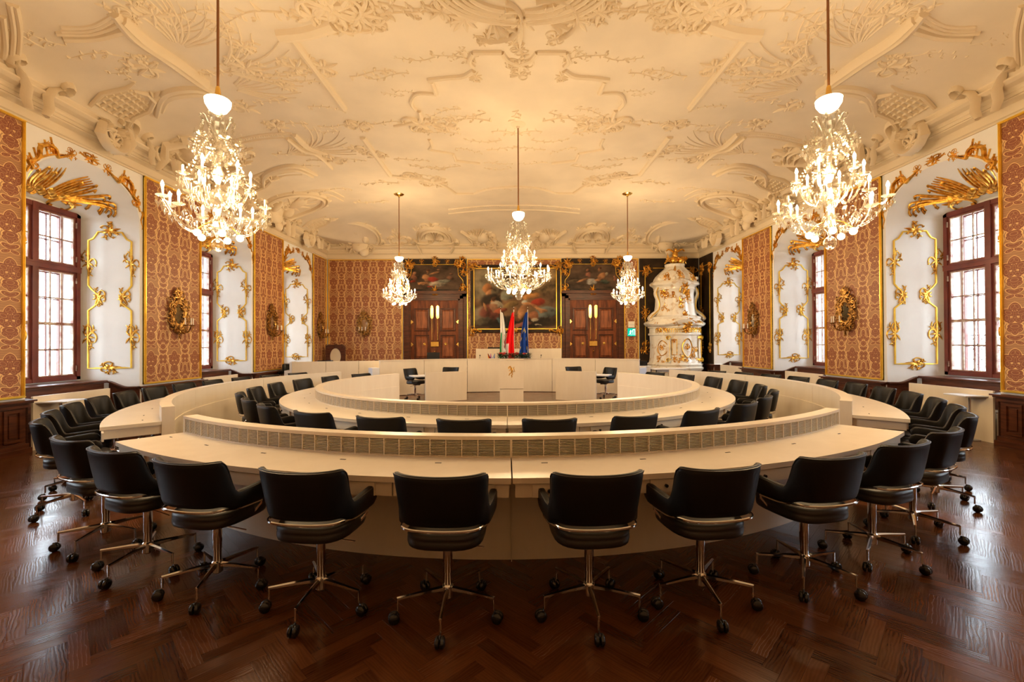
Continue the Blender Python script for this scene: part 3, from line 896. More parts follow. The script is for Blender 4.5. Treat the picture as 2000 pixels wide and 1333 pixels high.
# mouldings on the flat ceiling, traced as runs along the surface
def ceil_band(mb, px, w=.05, h=.05, sm=False, prof=None, k=5):
    pts = [px_ceil(*p) for p in px]
    if sm: pts = [Vector((p.x, p.y)) for p in smooth_path([Vector((q.x, q.y)) for q in pts], k)]
    else:
        o = []
        for a, b in zip(pts, pts[1:]):
            m = max(2, int((b - a).length / .25))
            o += [a.lerp(b, i / m) for i in range(m)]
        pts = o + [pts[-1]]
    mb.stroke([ceil_pn(p.x, p.y) for p in pts], w, h, prof)
    return pts
def c_at(px, py): p = px_ceil(px, py); return ceil_pn(p.x, p.y)
def c_glyph(mb, gl, px, py, ang=0, s=1.0):
    P, N = c_at(px, py)
    put_glyph(mb, gl, P, N, Vector((math.cos(ang), math.sin(ang), 0)), s, snapc)
def relief():
    # long straight mouldings
    mb = MB()
    for a in (((562, 62), (672, 212)), ((708, 268), (762, 343))):
        ceil_band(mb, a, .07, .055); 
    ceil_band(mb, ((762, 343), (826, 350)), .06, .05)
    ceil_band(mb, ((826, 350), (862, 360), (890, 378)), .05, .05, True); ceil_band(mb, ((890, 378), (926, 378)), .05, .05)
    ceil_band(mb, ((926, 378), (960, 368), (1008, 364)), .05, .05, True)
    ceil_band(mb, ((545, 68), (600, 62), (652, 46)), .11, .09, True)
    mir_mb(mb); mb.build('stucco_moulding', M['relief'], cl)
    # the inner frame round the middle rosette
    mb = MB()
    for dx in (0, 1):
        pass
    run = [(924, 102), (980, 102)]
    ceil_band(mb, run, .045, .045); ceil_band(mb, [(980, 102), (992, 116), (1016, 126)], .045, .045, True)
    ceil_band(mb, [(924, 102), (917, 118), (925, 130)], .04, .045, True)
    ceil_band(mb, [(925, 137), (905, 148), (870, 151), (836, 156)], .05, .05, True)
    ceil_band(mb, [(843, 158), (852, 183)], .045, .045)
    ceil_band(mb, [(852, 183), (815, 182), (803, 200), (812, 214)], .04, .045, True)
    ceil_band(mb, [(818, 216), (824, 236)], .045, .045); ceil_band(mb, [(824, 236), (800, 240), (770, 246)], .04, .04, True)
    ceil_band(mb, [(838, 272), (843, 284), (838, 292)], .035, .04, True); ceil_band(mb, [(838, 292), (884, 300)], .04, .04)
    ceil_band(mb, [(884, 300), (890, 314)], .04, .04); ceil_band(mb, [(890, 314), (937, 319)], .045, .045)
    mir_mb(mb); mb.build('stucco_inner_frame', M['relief'], cl)
    # foliage sprays
    rnd = random.Random(3)
    sprays = [  # px, py, angle, size, kind
        (930, 122, 200, .9, 't'), (905, 90, 120, .55, 't'), (850, 112, 175, .8, 't'), (800, 145, 172, .9, 't'), (930, 150, -40, .5, 'c'),
        (1016, 122, 90, .8, 'c'), (1016, 145, -90, .6, 'c'), (1003, 84, 180, .45, 'c'), (820, 240, 185, 1.3, 'c'), (700, 245, 5, .9, 'c'),
        (870, 245, 0, 1.0, 'c'), (900, 212, 160, .9, 't'), (950, 222, 170, .9, 't'), (1010, 215, 90, .9, 't'), (960, 236, 185, 1.2, 't'), (880, 228, 150, .8, 't'),
        (630, 128, 20, 1.0, 'c'), (600, 132, 160, .9, 't'), (680, 145, -5, 1.0, 't'), (640, 165, 200, .8, 't'), (655, 20, 160, 1.5, 'c'), (700, 25, 10, 1.3, 'c'),
        (720, 45, -20, 1.5, 't'), (690, 60, -40, 1.4, 't'), (640, 10, 140, 1.6, 'c'), (560, 20, 170, 1.4, 't'), (740, 8, 0, 1.2, 't'), (610, 30, 150, 1.3, 'c'),
        (735, 305, 30, 1.0, 'c'), (770, 312, 0, 1.0, 't'), (715, 312, 180, .9, 't'), (845, 355, 10, 1.4, 'c'), (800, 346, 15, 1.2, 'c'), (780, 358, 180, 1.4, 't'),
        (945, 368, 10, 1.0, 't'), (945, 319, 0, .9, 't'), (900, 326, 180, 1.0, 't'), (870, 330, 190, 1.1, 't'), (500, 150, 190, 1.1, 't'), (450, 130, 160, .9, 't'),
        (480, 210, 170, .9, 'c'), (560, 190, 160, .9, 't'), (600, 240, 170, 1.1, 't'), (540, 245, 10, .9, 'c'), (620, 245, 0, .9, 't'), (720, 240, 0, 1.0, 't'),
        (260, 110, 200, 1.0, 't'), (290, 130, 180, 1.0, 'c'), (240, 115, 120, .8, 't'), (310, 150, 210, .8, 't'), (480, 130, 20, 1.1, 'c'), (530, 300, 10, 1.1, 't'),
        (600, 315, 0, 1.0, 't'), (650, 312, 10, 1.0, 'c'), (500, 305, 185, 1.0, 't'), (560, 330, 0, 1.0, 't'), (230, 30, 30, .8, 'c'), (90, 90, 250, .8, 't'),
        (130, 85, 230, .8, 't'), (300, 25, 10, .9, 'c'), (345, 25, 0, 1.0, 't'), (620, 375, 0, 1.2, 't'), (690, 395, 0, 1.4, 't'), (890, 290, 20, .8, 't'),
        (700, 290, 185, .7, 't'), (660, 258, 190, .8, 't'), (600, 205, 20, .8, 't'), (860, 345, 190, 1.0, 't'), (950, 290, 0, 1.0, 't'), (980, 275, 180, 1.0, 't'),
        (900, 262, 190, 1.0, 't'), (960, 258, 0, 1.0, 't'), (820, 185, 200, .6, 't'), (790, 186, 185, .5, 't'), (945, 108, 200, .5, 't'), (1000, 330, 180, .9, 't')]
    for i, (x, y, a, s, k) in enumerate(sprays):
        mb = MB(); g = g_cluster(i + 10, 1.15) if k == 'c' else g_twig(i + 50, .8)
        c_glyph(mb, g, x, y, R(a), s)
        if abs(x - 1012) > 25: mir_mb(mb)
        mb.build('stucco_spray', M['relief'], cl)
    # swags and medallion over the near centre
    mb = MB()
    P, N = ceil_pn(XC, 5.5)
    g = []
    for sg in (1, -1):
        for k in range(5):
            rr = 1.05 - k * .09
            g.append(([Vector((sg * rr * math.sin(R(a)) * 1.05, rr * .62 * math.cos(R(a)))) for a in range(4, 96, 8)], .035 if k % 2 else .05, .05, taper))
        g += xf(g_shell(.34, 7, .03, .06), R(90 - sg * 28), (sg * .38, .60), 1.0)
        g += xf(g_leaves(7, .3, 180, 90), R(-sg * 35), (sg * .75, .55), 1.1)
        g += xf(g_cluster(5 + sg), 0, (sg * 1.05, .42), 1.1)
        g += xf(g_cluster(8 + sg), 0, (sg * .5, .95), .7)
    g += xf(g_leaves(5, .32, 120, 90), 0, (0, .55), 1.2)
    g.append(([Vector((0, .7)), Vector((.0, .9)), Vector((0, 1.15))], .05, .05, taper))
    g += xf(g_cluster(21), 0, (0, 1.2), .6)
    put_glyph(mb, g, P, N, Vector((1, 0, 0)), 1.0, snapc); mb.build('stucco_medallion', M['relief'], cl)
    # B for glyph: N x T points along -y or +y, so lay it both ways
    mb = MB(); put_glyph(mb, g, P, N, Vector((-1, 0, 0)), 1.0, snapc); mb.build('stucco_medallion', M['relief'], cl)
    # beads along the curved garlands
    mb = MB()
    for run in (((120, 52), (180, 50), (232, 22)), ((450, 275), (520, 262), (570, 260)), ((520, 345), (555, 335), (590, 332)), ((590, 375), (640, 371), (670, 384)), ((876, 409), (950, 402), (1010, 401))):
        for off in (0, 4):
            pts = ceil_band(mb, [(x, y + off * 2.2) for x, y in run], .03, .03, True, k=8)
        pts = [px_ceil(*p) for p in run]; pts = smooth_path(pts, 16)
        for p in pts:
            c, n = ceil_pn(p.x, p.y + .07); mb.octa(c, .03, .03)
    mir_mb(mb); mb.build('stucco_garland', M['relief'], cl)
    # big scrolls that spring from the cove
    mb = MB()
    ceil_band(mb, ((222, 20), (262, 66), (322, 108), (388, 158), (425, 180)), .10, .12, True, taper)
    ceil_band(mb, ((240, 30), (285, 74), (345, 115), (405, 160)), .05, .12, True)
    ceil_band(mb, ((125, 72), (190, 70), (250, 55)), .05, .07, True); ceil_band(mb, ((110, 62), (180, 64), (240, 44)), .03, .05, True)
    for p in (((560, 268), (590, 290), (620, 300), (650, 330)), ((575, 262), (600, 285), (640, 300)), ((515, 350), (530, 334), (580, 330), (612, 345)), ((513, 365), (520, 338), (575, 322), (620, 342)),
              ((315, 215), (330, 188), (380, 180), (410, 184)), ((305, 225), (322, 182), (385, 172), (425, 190))):
        ceil_band(mb, p, .06, .09, True, taper)
    for p in (((30, 8), (38, 60), (32, 130)), ((18, 5), (26, 60), (20, 135)), ((5, 30), (10, 80), (6, 120))):
        ceil_band(mb, p, .035, .05, True)
    mir_mb(mb); mb.build('stucco_cove_scroll', M['relief'], cl)
    # fans of fine ribs beside the large scrolls
    mb = MB()
    for (x, y, a, s) in ((345, 90, 35, 1.3), (430, 130, -10, 1.6), (600, 290, 0, 1.4), (450, 170, -15, 1.2), (560, 300, 0, 1.0), (330, 60, 30, 1.0)):
        g = []
        for q in range(9):
            aa = R(a - 45 + q * 11); l = .75 + .1 * (q % 3)
            g.append(([Vector((math.cos(aa + .5 * t) * l * t, math.sin(aa + .5 * t) * l * t)) for t in [i / 8 for i in range(1, 9)]], .022, .022, fade))
        c_glyph(mb, g + xf(g_cluster(int(x)), 0, (.75, 0), .7), x, y, 0, s)
    mir_mb(mb); mb.build('stucco_rib_fan', M['relief'], cl)
relief()

# cove maps: u along the wall, v up the cove from the cornice
def cove_map(side):
    n = 60; tab = []; L = 0; prev = None
    for i in range(n + 1):
        a = (1 - (i / n) ** 1.3); p = (EV * (1 - a), (ZCEIL - ZC1) * max(0, 1 - a ** CP) ** (1 / CP))
        if prev: L += math.hypot(p[0] - prev[0], p[1] - prev[1])
        tab.append((L, p[0], p[1], a)); prev = p
    def f(u, v):
        if v <= 0: d, z, nx, nz = 0, v, 1, -.2
        else:
            i = 1
            while i < n and tab[i][0] < v: i += 1
            a, b = tab[i - 1], tab[i]; t = (v - a[0]) / max(1e-6, b[0] - a[0]); t = min(t, 1.3)
            d = a[1] + (b[1] - a[1]) * t; z = a[2] + (b[2] - a[2]) * t; nx, nz = (b[2] - a[2]), -(b[1] - a[1])
            q = math.hypot(nx, nz); nx /= q; nz /= q
        d += .28
        if side == 'F': return Vector((u, YF - d, ZC1 + z)), Vector((0, -nx, nz))
        if side == 'L': return Vector((XL + d, u, ZC1 + z)), Vector((nx, 0, nz))
        return Vector((XR - d, u, ZC1 + z)), Vector((-nx, 0, nz))
    return f
def put_map(mb, gl, f, u0, v0, s=1.0, mir=1, n=4):
    for pts, w, h, pr in gl:
        pn = [f(u0 + p.x * s * mir, v0 + p.y * s) for p in pts]
        mb.stroke(pn, w * s, h * s, pr, n)
def blob(mb, f, u, v, r, h, sx=1, ang=0, n=10, m=4):
    "a swelling on the surface"
    vs = []; fs = []
    for i in range(m + 1):
        a = PI / 2 * i / m
        for k in range(n):
            w = 2 * PI * k / n
            x, y = math.cos(w) * r * sx * math.cos(a), math.sin(w) * r * math.cos(a)
            x, y = x * math.cos(ang) - y * math.sin(ang), x * math.sin(ang) + y * math.cos(ang)
            p, nn = f(u + x, v + y); vs.append(p + nn * (h * math.sin(a) - .004))
    for i in range(m):
        for k in range(n): fs.append((i * n + k, i * n + (k + 1) % n, (i + 1) * n + (k + 1) % n, (i + 1) * n + k))
    mb.add(vs, fs)
def bracket(mb, f, u, s=1.0):
    "scroll console that laps over the cornice"
    for e in (-1, 1):
        g = [([Vector((e * .10, -.42)), Vector((e * .15, -.30)), Vector((e * .13, -.15)), Vector((e * .2, -.02)), Vector((e * .28, .06))], .05, .10, taper)]
        g += [(spiral((e * .30, .10), .10, 1.2, -PI / 2, e, 10), .035, .10, fade)]
        put_map(mb, g, f, u, 0, s)
def cov_shell(mb, f, u, s=1.0):
    g = xf(g_shell(.34, 11, .035, .09, 10, 170), 0, (0, .12))
    for r_, w in ((.47, .035), (.53, .022)):
        g.append(([Vector((r_ * math.cos(R(a)), .12 + r_ * 1.05 * math.sin(R(a)))) for a in range(-10, 191, 10)], w, .07, one))
    g += xf(g_leaves(7, .22, 200, 90, .03, .05), 0, (0, .66)); 
    for e in (-1, 1):
        g += xf(g_cscroll(.12, .03, .05, e), 0, (e * .18, .68)); g += xf(g_leaves(5, .16, 160, 90, .022, .04), 0, (e * .45, .52))
        g += [([Vector((e * .12, .06)), Vector((e * .3, .02)), Vector((e * .5, .03)), Vector((e * .62, .10))], .05, .10, taper)]
        g += [(spiral((e * .62, .02), .11, 1.3, PI / 2, -e, 12), .035, .10, fade), (spiral((e * .14, .12), .09, 1.2, 0, e, 10), .03, .10, fade)]
        g += [([Vector((e * .56, -.04)), Vector((e * .5, -.2)), Vector((e * .42, -.34))], .045, .09, taper)]
    put_map(mb, g, f, u, 0, s)
def cov_medallion(mb, f, u, s=1.0, seed=1):
    g = []
    for r_, w, h in ((.55, .045, .08), (.62, .02, .05)):
        g.append(([Vector((r_ * math.cos(R(a)) * 1.05, .25 + r_ * math.sin(R(a)))) for a in range(-35, 216, 10)], w, h, one))
    rr = random.Random(seed)
    for a in range(-20, 201, 22): g += xf(g_leaves(3, .10, 90, a, .02, .04, rr), 0, (.62 * math.cos(R(a)), .25 + .6 * math.sin(R(a))))
    for k in range(9):
        a = R(-30 + k * 28); g.append(([Vector((rr.uniform(-.1, .1), .2)), Vector((math.cos(a) * .25, .25 + math.sin(a) * .25)), Vector((math.cos(a) * .45, .25 + math.sin(a) * .45))], .02, .03, taper))
    g += xf(g_cluster(seed, 1.0), 0, (0, .1), 1.1); g += xf(g_cluster(seed + 1, 1.0), 0, (.2, -.12), .9); g += xf(g_cluster(seed + 2, 1.0), 0, (-.2, -.15), .9)
    for e in (-1, 1): g += [(spiral((e * .62, -.02), .09, 1.2, PI / 2, -e, 10), .03, .07, fade)]
    put_map(mb, g, f, u, .08, s)
    for (x, y, r_, h, sx, an) in ((-.28, .05, .16, .13, .5, .2), (.2, .08, .13, .15, .8, -.3), (-.02, -.12, .2, .12, 1.2, 0), (0, .35, .2, .09, .7, .4), (.1, -.3, .14, .1, 1, 0)):
        blob(mb, f, u + x * s, .1 + y * s, r_ * s, h * s, sx, an)
def cov_trophy(mb, f, u, s=1.0, e=1, seed=4):
    g = []
    for k in range(7):
        a = R(95 + k * 9); g.append(([Vector((0, 0)), Vector((math.cos(a) * .3, math.sin(a) * .28)), Vector((math.cos(a - .25) * .62, math.sin(a - .25) * .5))], .03, .06, taper))
    g += [([Vector((-.55, .42)), Vector((-.25, .15)), Vector((.05, .06))], .05, .09, taper), ([Vector((-.45, .30)), Vector((-.3, .05)), Vector((-.25, -.1))], .04, .07, taper)]
    g += xf(g_cluster(seed), 0, (.05, .12), 1.3); g += xf(g_cluster(seed + 1), 0, (.3, .02), 1.0)
    g += [([Vector((.3, .2)), Vector((.42, .05)), Vector((.38, -.15)), Vector((.48, -.32))], .05, .10, taper), (spiral((.3, .22), .1, 1.2, 0, 1, 10), .03, .1, fade)]
    put_map(mb, g, f, u, .03, s, e)
    blob(mb, f, u + e * .05 * s, .18 * s, .17 * s, .14 * s, 1.1, .3); blob(mb, f, u - e * .2 * s, .22 * s, .12 * s, .10 * s, 1.5, -.6)
def cov_vase(mb, f, u, s=1.0, seed=2):
    g = xf(g_leaves(7, .32, 130, 90, .03, .05), 0, (0, .12)); g += xf(g_leaves(5, .2, 100, 90, .02, .04), 0, (0, .38))
    for e in (-1, 1):
        g += xf(g_cscroll(.14, .03, .06, e), PI if e > 0 else 0, (e * .16, .10)); g += [(spiral((e * .28, .14), .09, 1.3, 0, e, 12), .028, .06, fade), ([Vector((e * .05, 0)), Vector((e * .2, -.02)), Vector((e * .3, .08))], .03, .06, taper)]
    put_map(mb, g, f, u, .02, s)
def cov_ribpiece(mb, f, u, s=1.0, e=1):
    "cross-hatched rocaille piece standing on the cornice"
    g = [([Vector((-.25, .0)), Vector((-.32, .2)), Vector((-.28, .42)), Vector((-.34, .55))], .03, .05, taper),
         ([Vector((.32, .0)), Vector((.22, .15)), Vector((.2, .35)), Vector((.05, .5)), Vector((-.1, .52)), Vector((-.2, .45))], .04, .06, taper)]
    for k in range(6):
        g.append(([Vector((-.26 + k * .09, .04)), Vector((-.24 + k * .08, .25)), Vector((-.22 + k * .065, .44))], .012, .03, one))
        g.append(([Vector((-.28, .06 + k * .07)), Vector((0, .05 + k * .07)), Vector((.22, .07 + k * .06))], .012, .03, one))
    g += xf(g_leaves(5, .18, 120, 80, .02, .05), 0, (-.02, .52)); g += xf(g_cscroll(.14, .04, .08, 1), R(200), (.3, -.02))
    g += xf(g_cscroll(.2, .05, .11, 1), R(90), (.12, -.22)); g += xf(g_cluster(9), 0, (.15, -.3), .7)
    g += [([Vector((.32, .02)), Vector((.4, -.2)), Vector((.33, -.4))], .06, .1, taper), ([Vector((-.05, -.1)), Vector((-.1, -.28)), Vector((-.0, -.42))], .05, .1, taper)]
    put_map(mb, g, f, u, .05, s, e)
def cove_ornaments():
    F0 = cove_map('F'); F = lambda u, v: F0(u, v * 1.35 if v > 0 else v)
    for e in (-1, 1):
        for (u, fn, a) in ((5.85, cov_medallion, (1.35, 3)), (4.35, cov_vase, (1.25, 2)), (2.98, cov_shell, (1.25,)), (1.22, cov_trophy, (1.3, -e, 5))):
            mb = MB(); fn(mb, F, XC + e * u, *a); mb.build('stucco_cartouche', M['relief'], cor)
    mb = MB(); put_map(mb, g_cluster(33), F, XC, .1, 1.3); mb.build('stucco_cartouche', M['relief'], cor)
    for s, sd in ((-1, 'L'), (1, 'R')):
        OPEN = OPN[s]; f0 = cove_map(sd); f = lambda u, v, f0=f0: f0(u, v * 1.3 if v > 0 else v)
        for i, yc in enumerate(OPEN):
            if i == 0: continue
            mb = MB(); cov_ribpiece(mb, f, yc - .05, 1.25, 1); mb.build('stucco_cartouche', M['relief'], cor)
            if i < 3:
                ym = (yc + OPEN[i + 1]) / 2
                mb = MB(); (cov_trophy if i == 1 else cov_medallion)(mb, f, ym - .1, 1.5 if i == 1 else 1.3, *((-1, 6) if i == 1 else (7,)))
                if i == 1: cov_shell(mb, f, ym + .25, 1.2)
                mb.build('stucco_cartouche', M['relief'], cor)
            mb = MB(); bracket(mb, f, yc + 1.05, .9); mb.build('stucco_console', M['relief'], cor)
            mb = MB(); bracket(mb, f, yc - 1.15, 1.1); mb.build('stucco_console', M['relief'], cor)
        mb = MB(); cov_shell(mb, f, OPEN[3] + 1.35, .9); mb.build('stucco_cartouche', M['relief'], cor)
cove_ornaments()

# ---- gilding on the niche walls
def gilding():
    base = []
    for s, X, wall in ((-1, XL, wl), (1, XR, wr)):
        for i, yc in enumerate(OPN[s]):
            if i == 0: continue
            for e in (1, -1):
                # jamb plane: u 0 at room edge .. 1 at the window
                def jam(u, v, s=s, X=X, yc=yc, e=e):
                    t = u; y = yc + e * (OA * (1 - t) + .86 * t)
                    return Vector((X + s * ND * t, y, v)), Vector((-s * .17, -e, 0)).normalized()
                L0, R0, z0, z1 = .14, .86, 1.13, 3.72
                zm = 2.50
                for sg in ((0, 1)):
                    pass
                def XY(u, v): return jam(u, v)
                mb = MB()
                half = [(.5, z1), (.30, z1), (.28, z1 - .04), (.22, z1 - .13), (L0, z1 - .17), (L0, 3.0), (L0, zm + .20), (L0 + .06, zm + .12), (L0 + .20, zm - .02), (L0 + .16, zm - .14), (L0, zm - .28), (L0, 1.9), (L0, z0), (.5, z0)]
                for m in (0, 1):
                    pts = [(1 - u if m else u, v) for u, v in half]
                    dense = []
                    for a, b in zip(pts, pts[1:]):
                        dense += [(a[0] + (b[0] - a[0]) * q / 3, a[1] + (b[1] - a[1]) * q / 3) for q in range(3)]
                    dense.append(pts[-1])
                    mb.stroke([jam(u, v) for u, v in dense], .018, .025, None, 3)
                mb.build('gilt_frame_moulding', M['goldbar'], wall)
                def clus(u0, v0, seed, sc_, tall=1.0):
                    q = MB(); r = random.Random(seed)
                    g = g_cluster(seed, 1.0, 6)
                    for pts, w, h, pr in g:
                        q.stroke([jam(u0 + p.x * sc_, v0 + p.y * sc_ * tall) for p in pts], w * sc_ * 1.1, h * sc_ * 1.3, pr, 3)
                    q.build('gilt_spray', M['gold'], wall)
                for m in (0, 1):
                    f = lambda u: 1 - u if m else u
                    clus(f(L0), 3.12, 3, .58, 1.8); clus(f(L0 + .15), zm - .02, 5, .60, 1.2); clus(f(L0), 1.72, 8, .60, 1.6)
                clus(.5, z1 + .03, 11, .75, .9); clus(.5, z0 + .01, 12, .7, .7)
            # gilt shell on the soffit of the niche: rays from the window head
            Fo, Bo = niche_outline(0), niche_back()
            def sof(u, t, s=s, X=X, yc=yc):
                # u -1..1 along the arch, t 0 room .. 1 window
                m = len(Fo); a = (u + 1) / 2 * (m - 7) + 3; a = max(3, min(m - 4, a)); k = int(a); q = a - k; k2 = min(k + 1, m - 1)
                fy = Fo[k][0] * (1 - q) + Fo[k2][0] * q; fz = Fo[k][1] * (1 - q) + Fo[k2][1] * q
                by = Bo[k][0] * (1 - q) + Bo[k2][0] * q; bz = Bo[k][1] * (1 - q) + Bo[k2][1] * q
                p = Vector((X + s * ND * t, yc + fy * (1 - t) + by * t, fz * (1 - t) + bz * t))
                c = Vector((X + s * ND * .45, yc, 3.3)); n = (c - p); n.x *= .35
                return p, n.normalized()
            mb = MB()
            for e in (-1, 1):
                for q in range(16):
                    a = q / 15
                    L = (.95 if q % 2 else .80) - .2 * abs(a - .55)
                    pts = []
                    for j in range(15):
                        t = j / 14
                        ang = R(8 + 150 * a) 
                        uu = e * (.06 + L * t * (1.0 * math.sin(ang) * .95)) + e * .10 * math.sin(PI * t) * (1 - a)
                        tt = .80 - .78 * t * L * (math.cos(ang * .55)) * (1.0 - .2 * t) + .10 * math.sin(5 * t + a) + (.10 * (t - .8) / .2 if t > .8 else 0)
                        tt = max(.04, min(.98, tt)); uu = max(-.92, min(.92, uu))
                        pts.append(sof(uu, tt))
                    mb.stroke(pts, .0155, .038, lambda t: .5 + .6 * math.sin(PI * t) + (.5 if t > .9 else 0), 4)
                    c0 = pts[-1][0]
                    mb.octa(c0 + pts[-1][1] * .02, .035)
                for q in range(5):    # small inner feathers
                    pts = []
                    for j in range(9):
                        t = j / 8; pts.append(sof(e * (.04 + .16 * q / 4 + .10 * t * t), .72 - .5 * t + .02 * q))
                    mb.stroke(pts, .02, .035, taper, 3)
                g = g_cscroll(.16, .035, .05, 1)
                for pts2, w, h, pr in xf(g, R(90), (e * .35, .93), 1.0) + xf(g_leaves(5, .2, 150, -90, .03, .04), 0, (e * .42, .85), 1.0):
                    mb.stroke([sof(p.x, max(.02, min(1.0, p.y))) for p in pts2], w, h, pr, 3)
            mb.build('gilt_shell', M['gold'], wall)
            q = MB()
            for k in range(9): blob(q, lambda u, v: sof(u, v), -.22 + .055 * k, .78 + .05 * math.sin(k * 2.1), .06, .05)
            q.build('gilt_mask', M['gold'], wall)
            # gilt rocaille on the wall face round the arch
            def face(u, v, s=s, X=X, yc=yc): return Vector((X, yc + u, v)), Vector((-s, 0, 0))
            for e in (-1, 1):
                q = MB()
                arcp = lambda a: (math.cos(a) * (OA + .035), 3.86 + .79 * max(0, math.sin(a)) ** .9 + .035)
                pts = [arcp(R(15 + 2.7 * j)) for j in range(20)]
                q.stroke([face(e * u, v) for u, v in pts], .022, .03, taper, 3)
                out = [(.93, 4.22), (.99, 4.32), (.90, 4.36), (.84, 4.45), (.82, 4.60), (.70, 4.68), (.60, 4.66), (.56, 4.56), (.50, 4.58), (.36, 4.66), (.28, 4.70)]
                out = [(a, b - .02) for a, b in out]
                q.stroke([(face(e * p.x, p.y)) for p in smooth_path([Vector(o) for o in out], 4)], .034, .045, taper, 3)
                for k in range(5):
                    a = R(28 + k * 6.5); x, z = arcp(a); q.stroke([face(e * (x + t * .05), z + t * (.13 + .03 * k)) for t in (0, .5, 1)], .012, .025, None, 3)
                for (x, z, sd) in ((.93, 4.30, 1), (.66, 4.62, 2), (.33, 4.68, 3)):
                    for pts2, w, h, pr in xf(g_cluster(sd + 40, .42), 0, (x, z)): q.stroke([face(e * p.x, p.y) for p in pts2], w, h, pr, 3)
                q.stroke([face(e * (OA + .04 + .02 * math.sin(t * 9)), 4.15 - .35 * t) for t in [j / 6 for j in range(7)]], .018, .03, fade, 3)
                q.build('gilt_rocaille', M['gold'], wall)
            q = MB()
            for pts2, w, h, pr in g_cluster(77, .62): q.stroke([face(p.x * 1.4, 4.735 + p.y * .55) for p in pts2], w, h, pr, 3)
            q.build('gilt_rocaille', M['gold'], wall)
gilding()

# ================================================================== THE RINGS OF DESKS
RCX, RCY = -0.027, 8.246
R1, R2, R3, R4, SH = 5.52, 5.03, 3.73, 3.24, .894
def polar(a, r): return Vector((RCX + r * math.sin(R(a)), RCY - r * math.cos(R(a)), 0))
def desk(label, a0, a1, rin, rout, seats, grille=True, group=None, knee=True, seam=None):
    "rin = outer face of the screen, rout = edge of the top"
    root = thing('curved_desk', label, 'desk', (RCX, RCY, 0), 0, group)
    g = .05
    # tabletop in pieces
    MB().arc(0, 0, rin - .005, rout, .705, .74, a0 + g, a1 - g, 1.0).build('tabletop', M['desk'], root, auto=True)
    t = .11
    n = max(1, round((a1 - a0) / 30)) if rin > 4 else max(1, round((a1 - a0) / 42))
    for k in range(n):
        b0 = a0 + (a1 - a0) * k / n; b1 = a0 + (a1 - a0) * (k + 1) / n
        mb = MB().arc(0, 0, rin - t, rin - .03, .0, SH - .018, b0 + .04, b1 - .04, 1.0)
        if not grille: mb.arc(0, 0, rin - .035, rin, .70, SH - .018, b0 + .04, b1 - .04, 1.0)
        mb.build('screen_panel', M['desk'], root)
    MB().arc(0, 0, rin - t - .002, rin + .002, SH - .018, SH, a0, a1, 1.0).build('screen_cap', M['desk'], root)
    for a in (a0, a1):
        da = .03 if (seam is not None and abs(a - seam) < .01) else .35
        MB().arc(0, 0, rin - t - .001, rin + .001, .0 if True else .7, SH - .018, min(a, a + (da if a == a0 else -da)), max(a, a + (da if a == a0 else -da)), 1).build('screen_end', M['desk'], root, smooth=False)
    ga = a0 + (.06 if seam is not None and abs(a0 - seam) < .01 else .3); gb = a1 - (.06 if seam is not None and abs(a1 - seam) < .01 else .3)
    if grille:
        MB().arc(0, 0, rin - .031, rin - .026, .74, SH - .018, ga, gb, 1.0).build('grille_shade_sheet', M['darkslot'], root)  # dark sheet behind the slats, painting in the shade of the recess
        mb = MB()
        zs = [.755 + i * (.112 / 10) for i in range(11)]
        for z in zs: mb.arc(0, 0, rin - .026, rin - .003, z - .0018, z + .0018, ga, gb, 1.5)
        mb.arc(0, 0, rin - .026, rin, .741, .750, ga, gb, 1.5); mb.arc(0, 0, rin - .026, rin, SH - .025, SH - .018, ga, gb, 1.5)
        cell = .112 / rin * 180 / PI; m = int((a1 - a0 - .6) / cell)
        for i in range(m + 1):
            a = ga + (gb - ga) * i / m; mb.arc(0, 0, rin - .026, rin, .745, SH - .018, a - .035, a + .035, 1)
        o = mb.build('vent_grille', M['desk'], root, smooth=False); o['kind'] = 'stuff'
    # body below the top
    rb = rin - .12
    MB().arc(0, 0, rb - .0, rb + .02, .13, .61, a0 + .1, a1 - .1, 1.0).build('modesty_panel', M['desk'], root)
    MB().arc(0, 0, rb - .10, rb - .03, 0, .14, a0 + .1, a1 - .1, 1.0).build('plinth', M['desk'], root)
    for s_ in range(len(seats) + 1):
        if s_ == 0 or s_ == len(seats):
            a = a0 + .2 if s_ == 0 else a1 - .2
            MB().arc(0, 0, rb + .02, rb + .07, .13, .61, a - .18, a + .18, 1).build('support', M['desk'], root, smooth=False)
    edges = [a0 + .15] + [(p + q) / 2 for p, q in zip(seats, seats[1:])] + [a1 - .15]
    for i in range(len(edges) - 1):
        e0, e1 = edges[i], edges[i + 1]
        if e1 - e0 < 1: continue
        mid = (e0 + e1) / 2; w = .27 * 180 / PI / rout
        MB().arc(0, 0, rb + .02, rout - .028, .612, .704, e0 + .05, e1 - .05, 1.0).build('apron', M['desk'], root)
        dr = MB().arc(0, 0, rout - .027, rout - .010, .616, .700, mid - w, mid + w, 1.0).build('drawer', M['desk'], root)
        a = R(mid - w * .62); x, y = math.sin(a), -math.cos(a)
        MB().tube([(x * (rout - .011), y * (rout - .011), .658), (x * (rout + .004), y * (rout + .004), .658)], .011, 10).build('lock', M['black'], dr)
        for sg in (-1, 1):
            for (da, dl) in ((.9, .0),):
                a = R(mid + sg * 1.6); rr = rin + .15
                cx, cy = rr * math.sin(a), -rr * math.cos(a)
                m = MB().box(-.022, .022, -.006, .006, 0, .0022); o = m.build('socket_lid', M['darkslot'], root, smooth=False)
                o.location = (cx, cy, .7395); o.rotation_euler = (0, 0, a + (.35 if sg > 0 else 0))
            break
    return root
front = [-33.8, -26.6, -19.2, -11.3, -3.4, 4.9, 12.0, 20.2, 28.0, 36.1]
left_side = [-46.0 - 7.25 * i for i in range(11)]
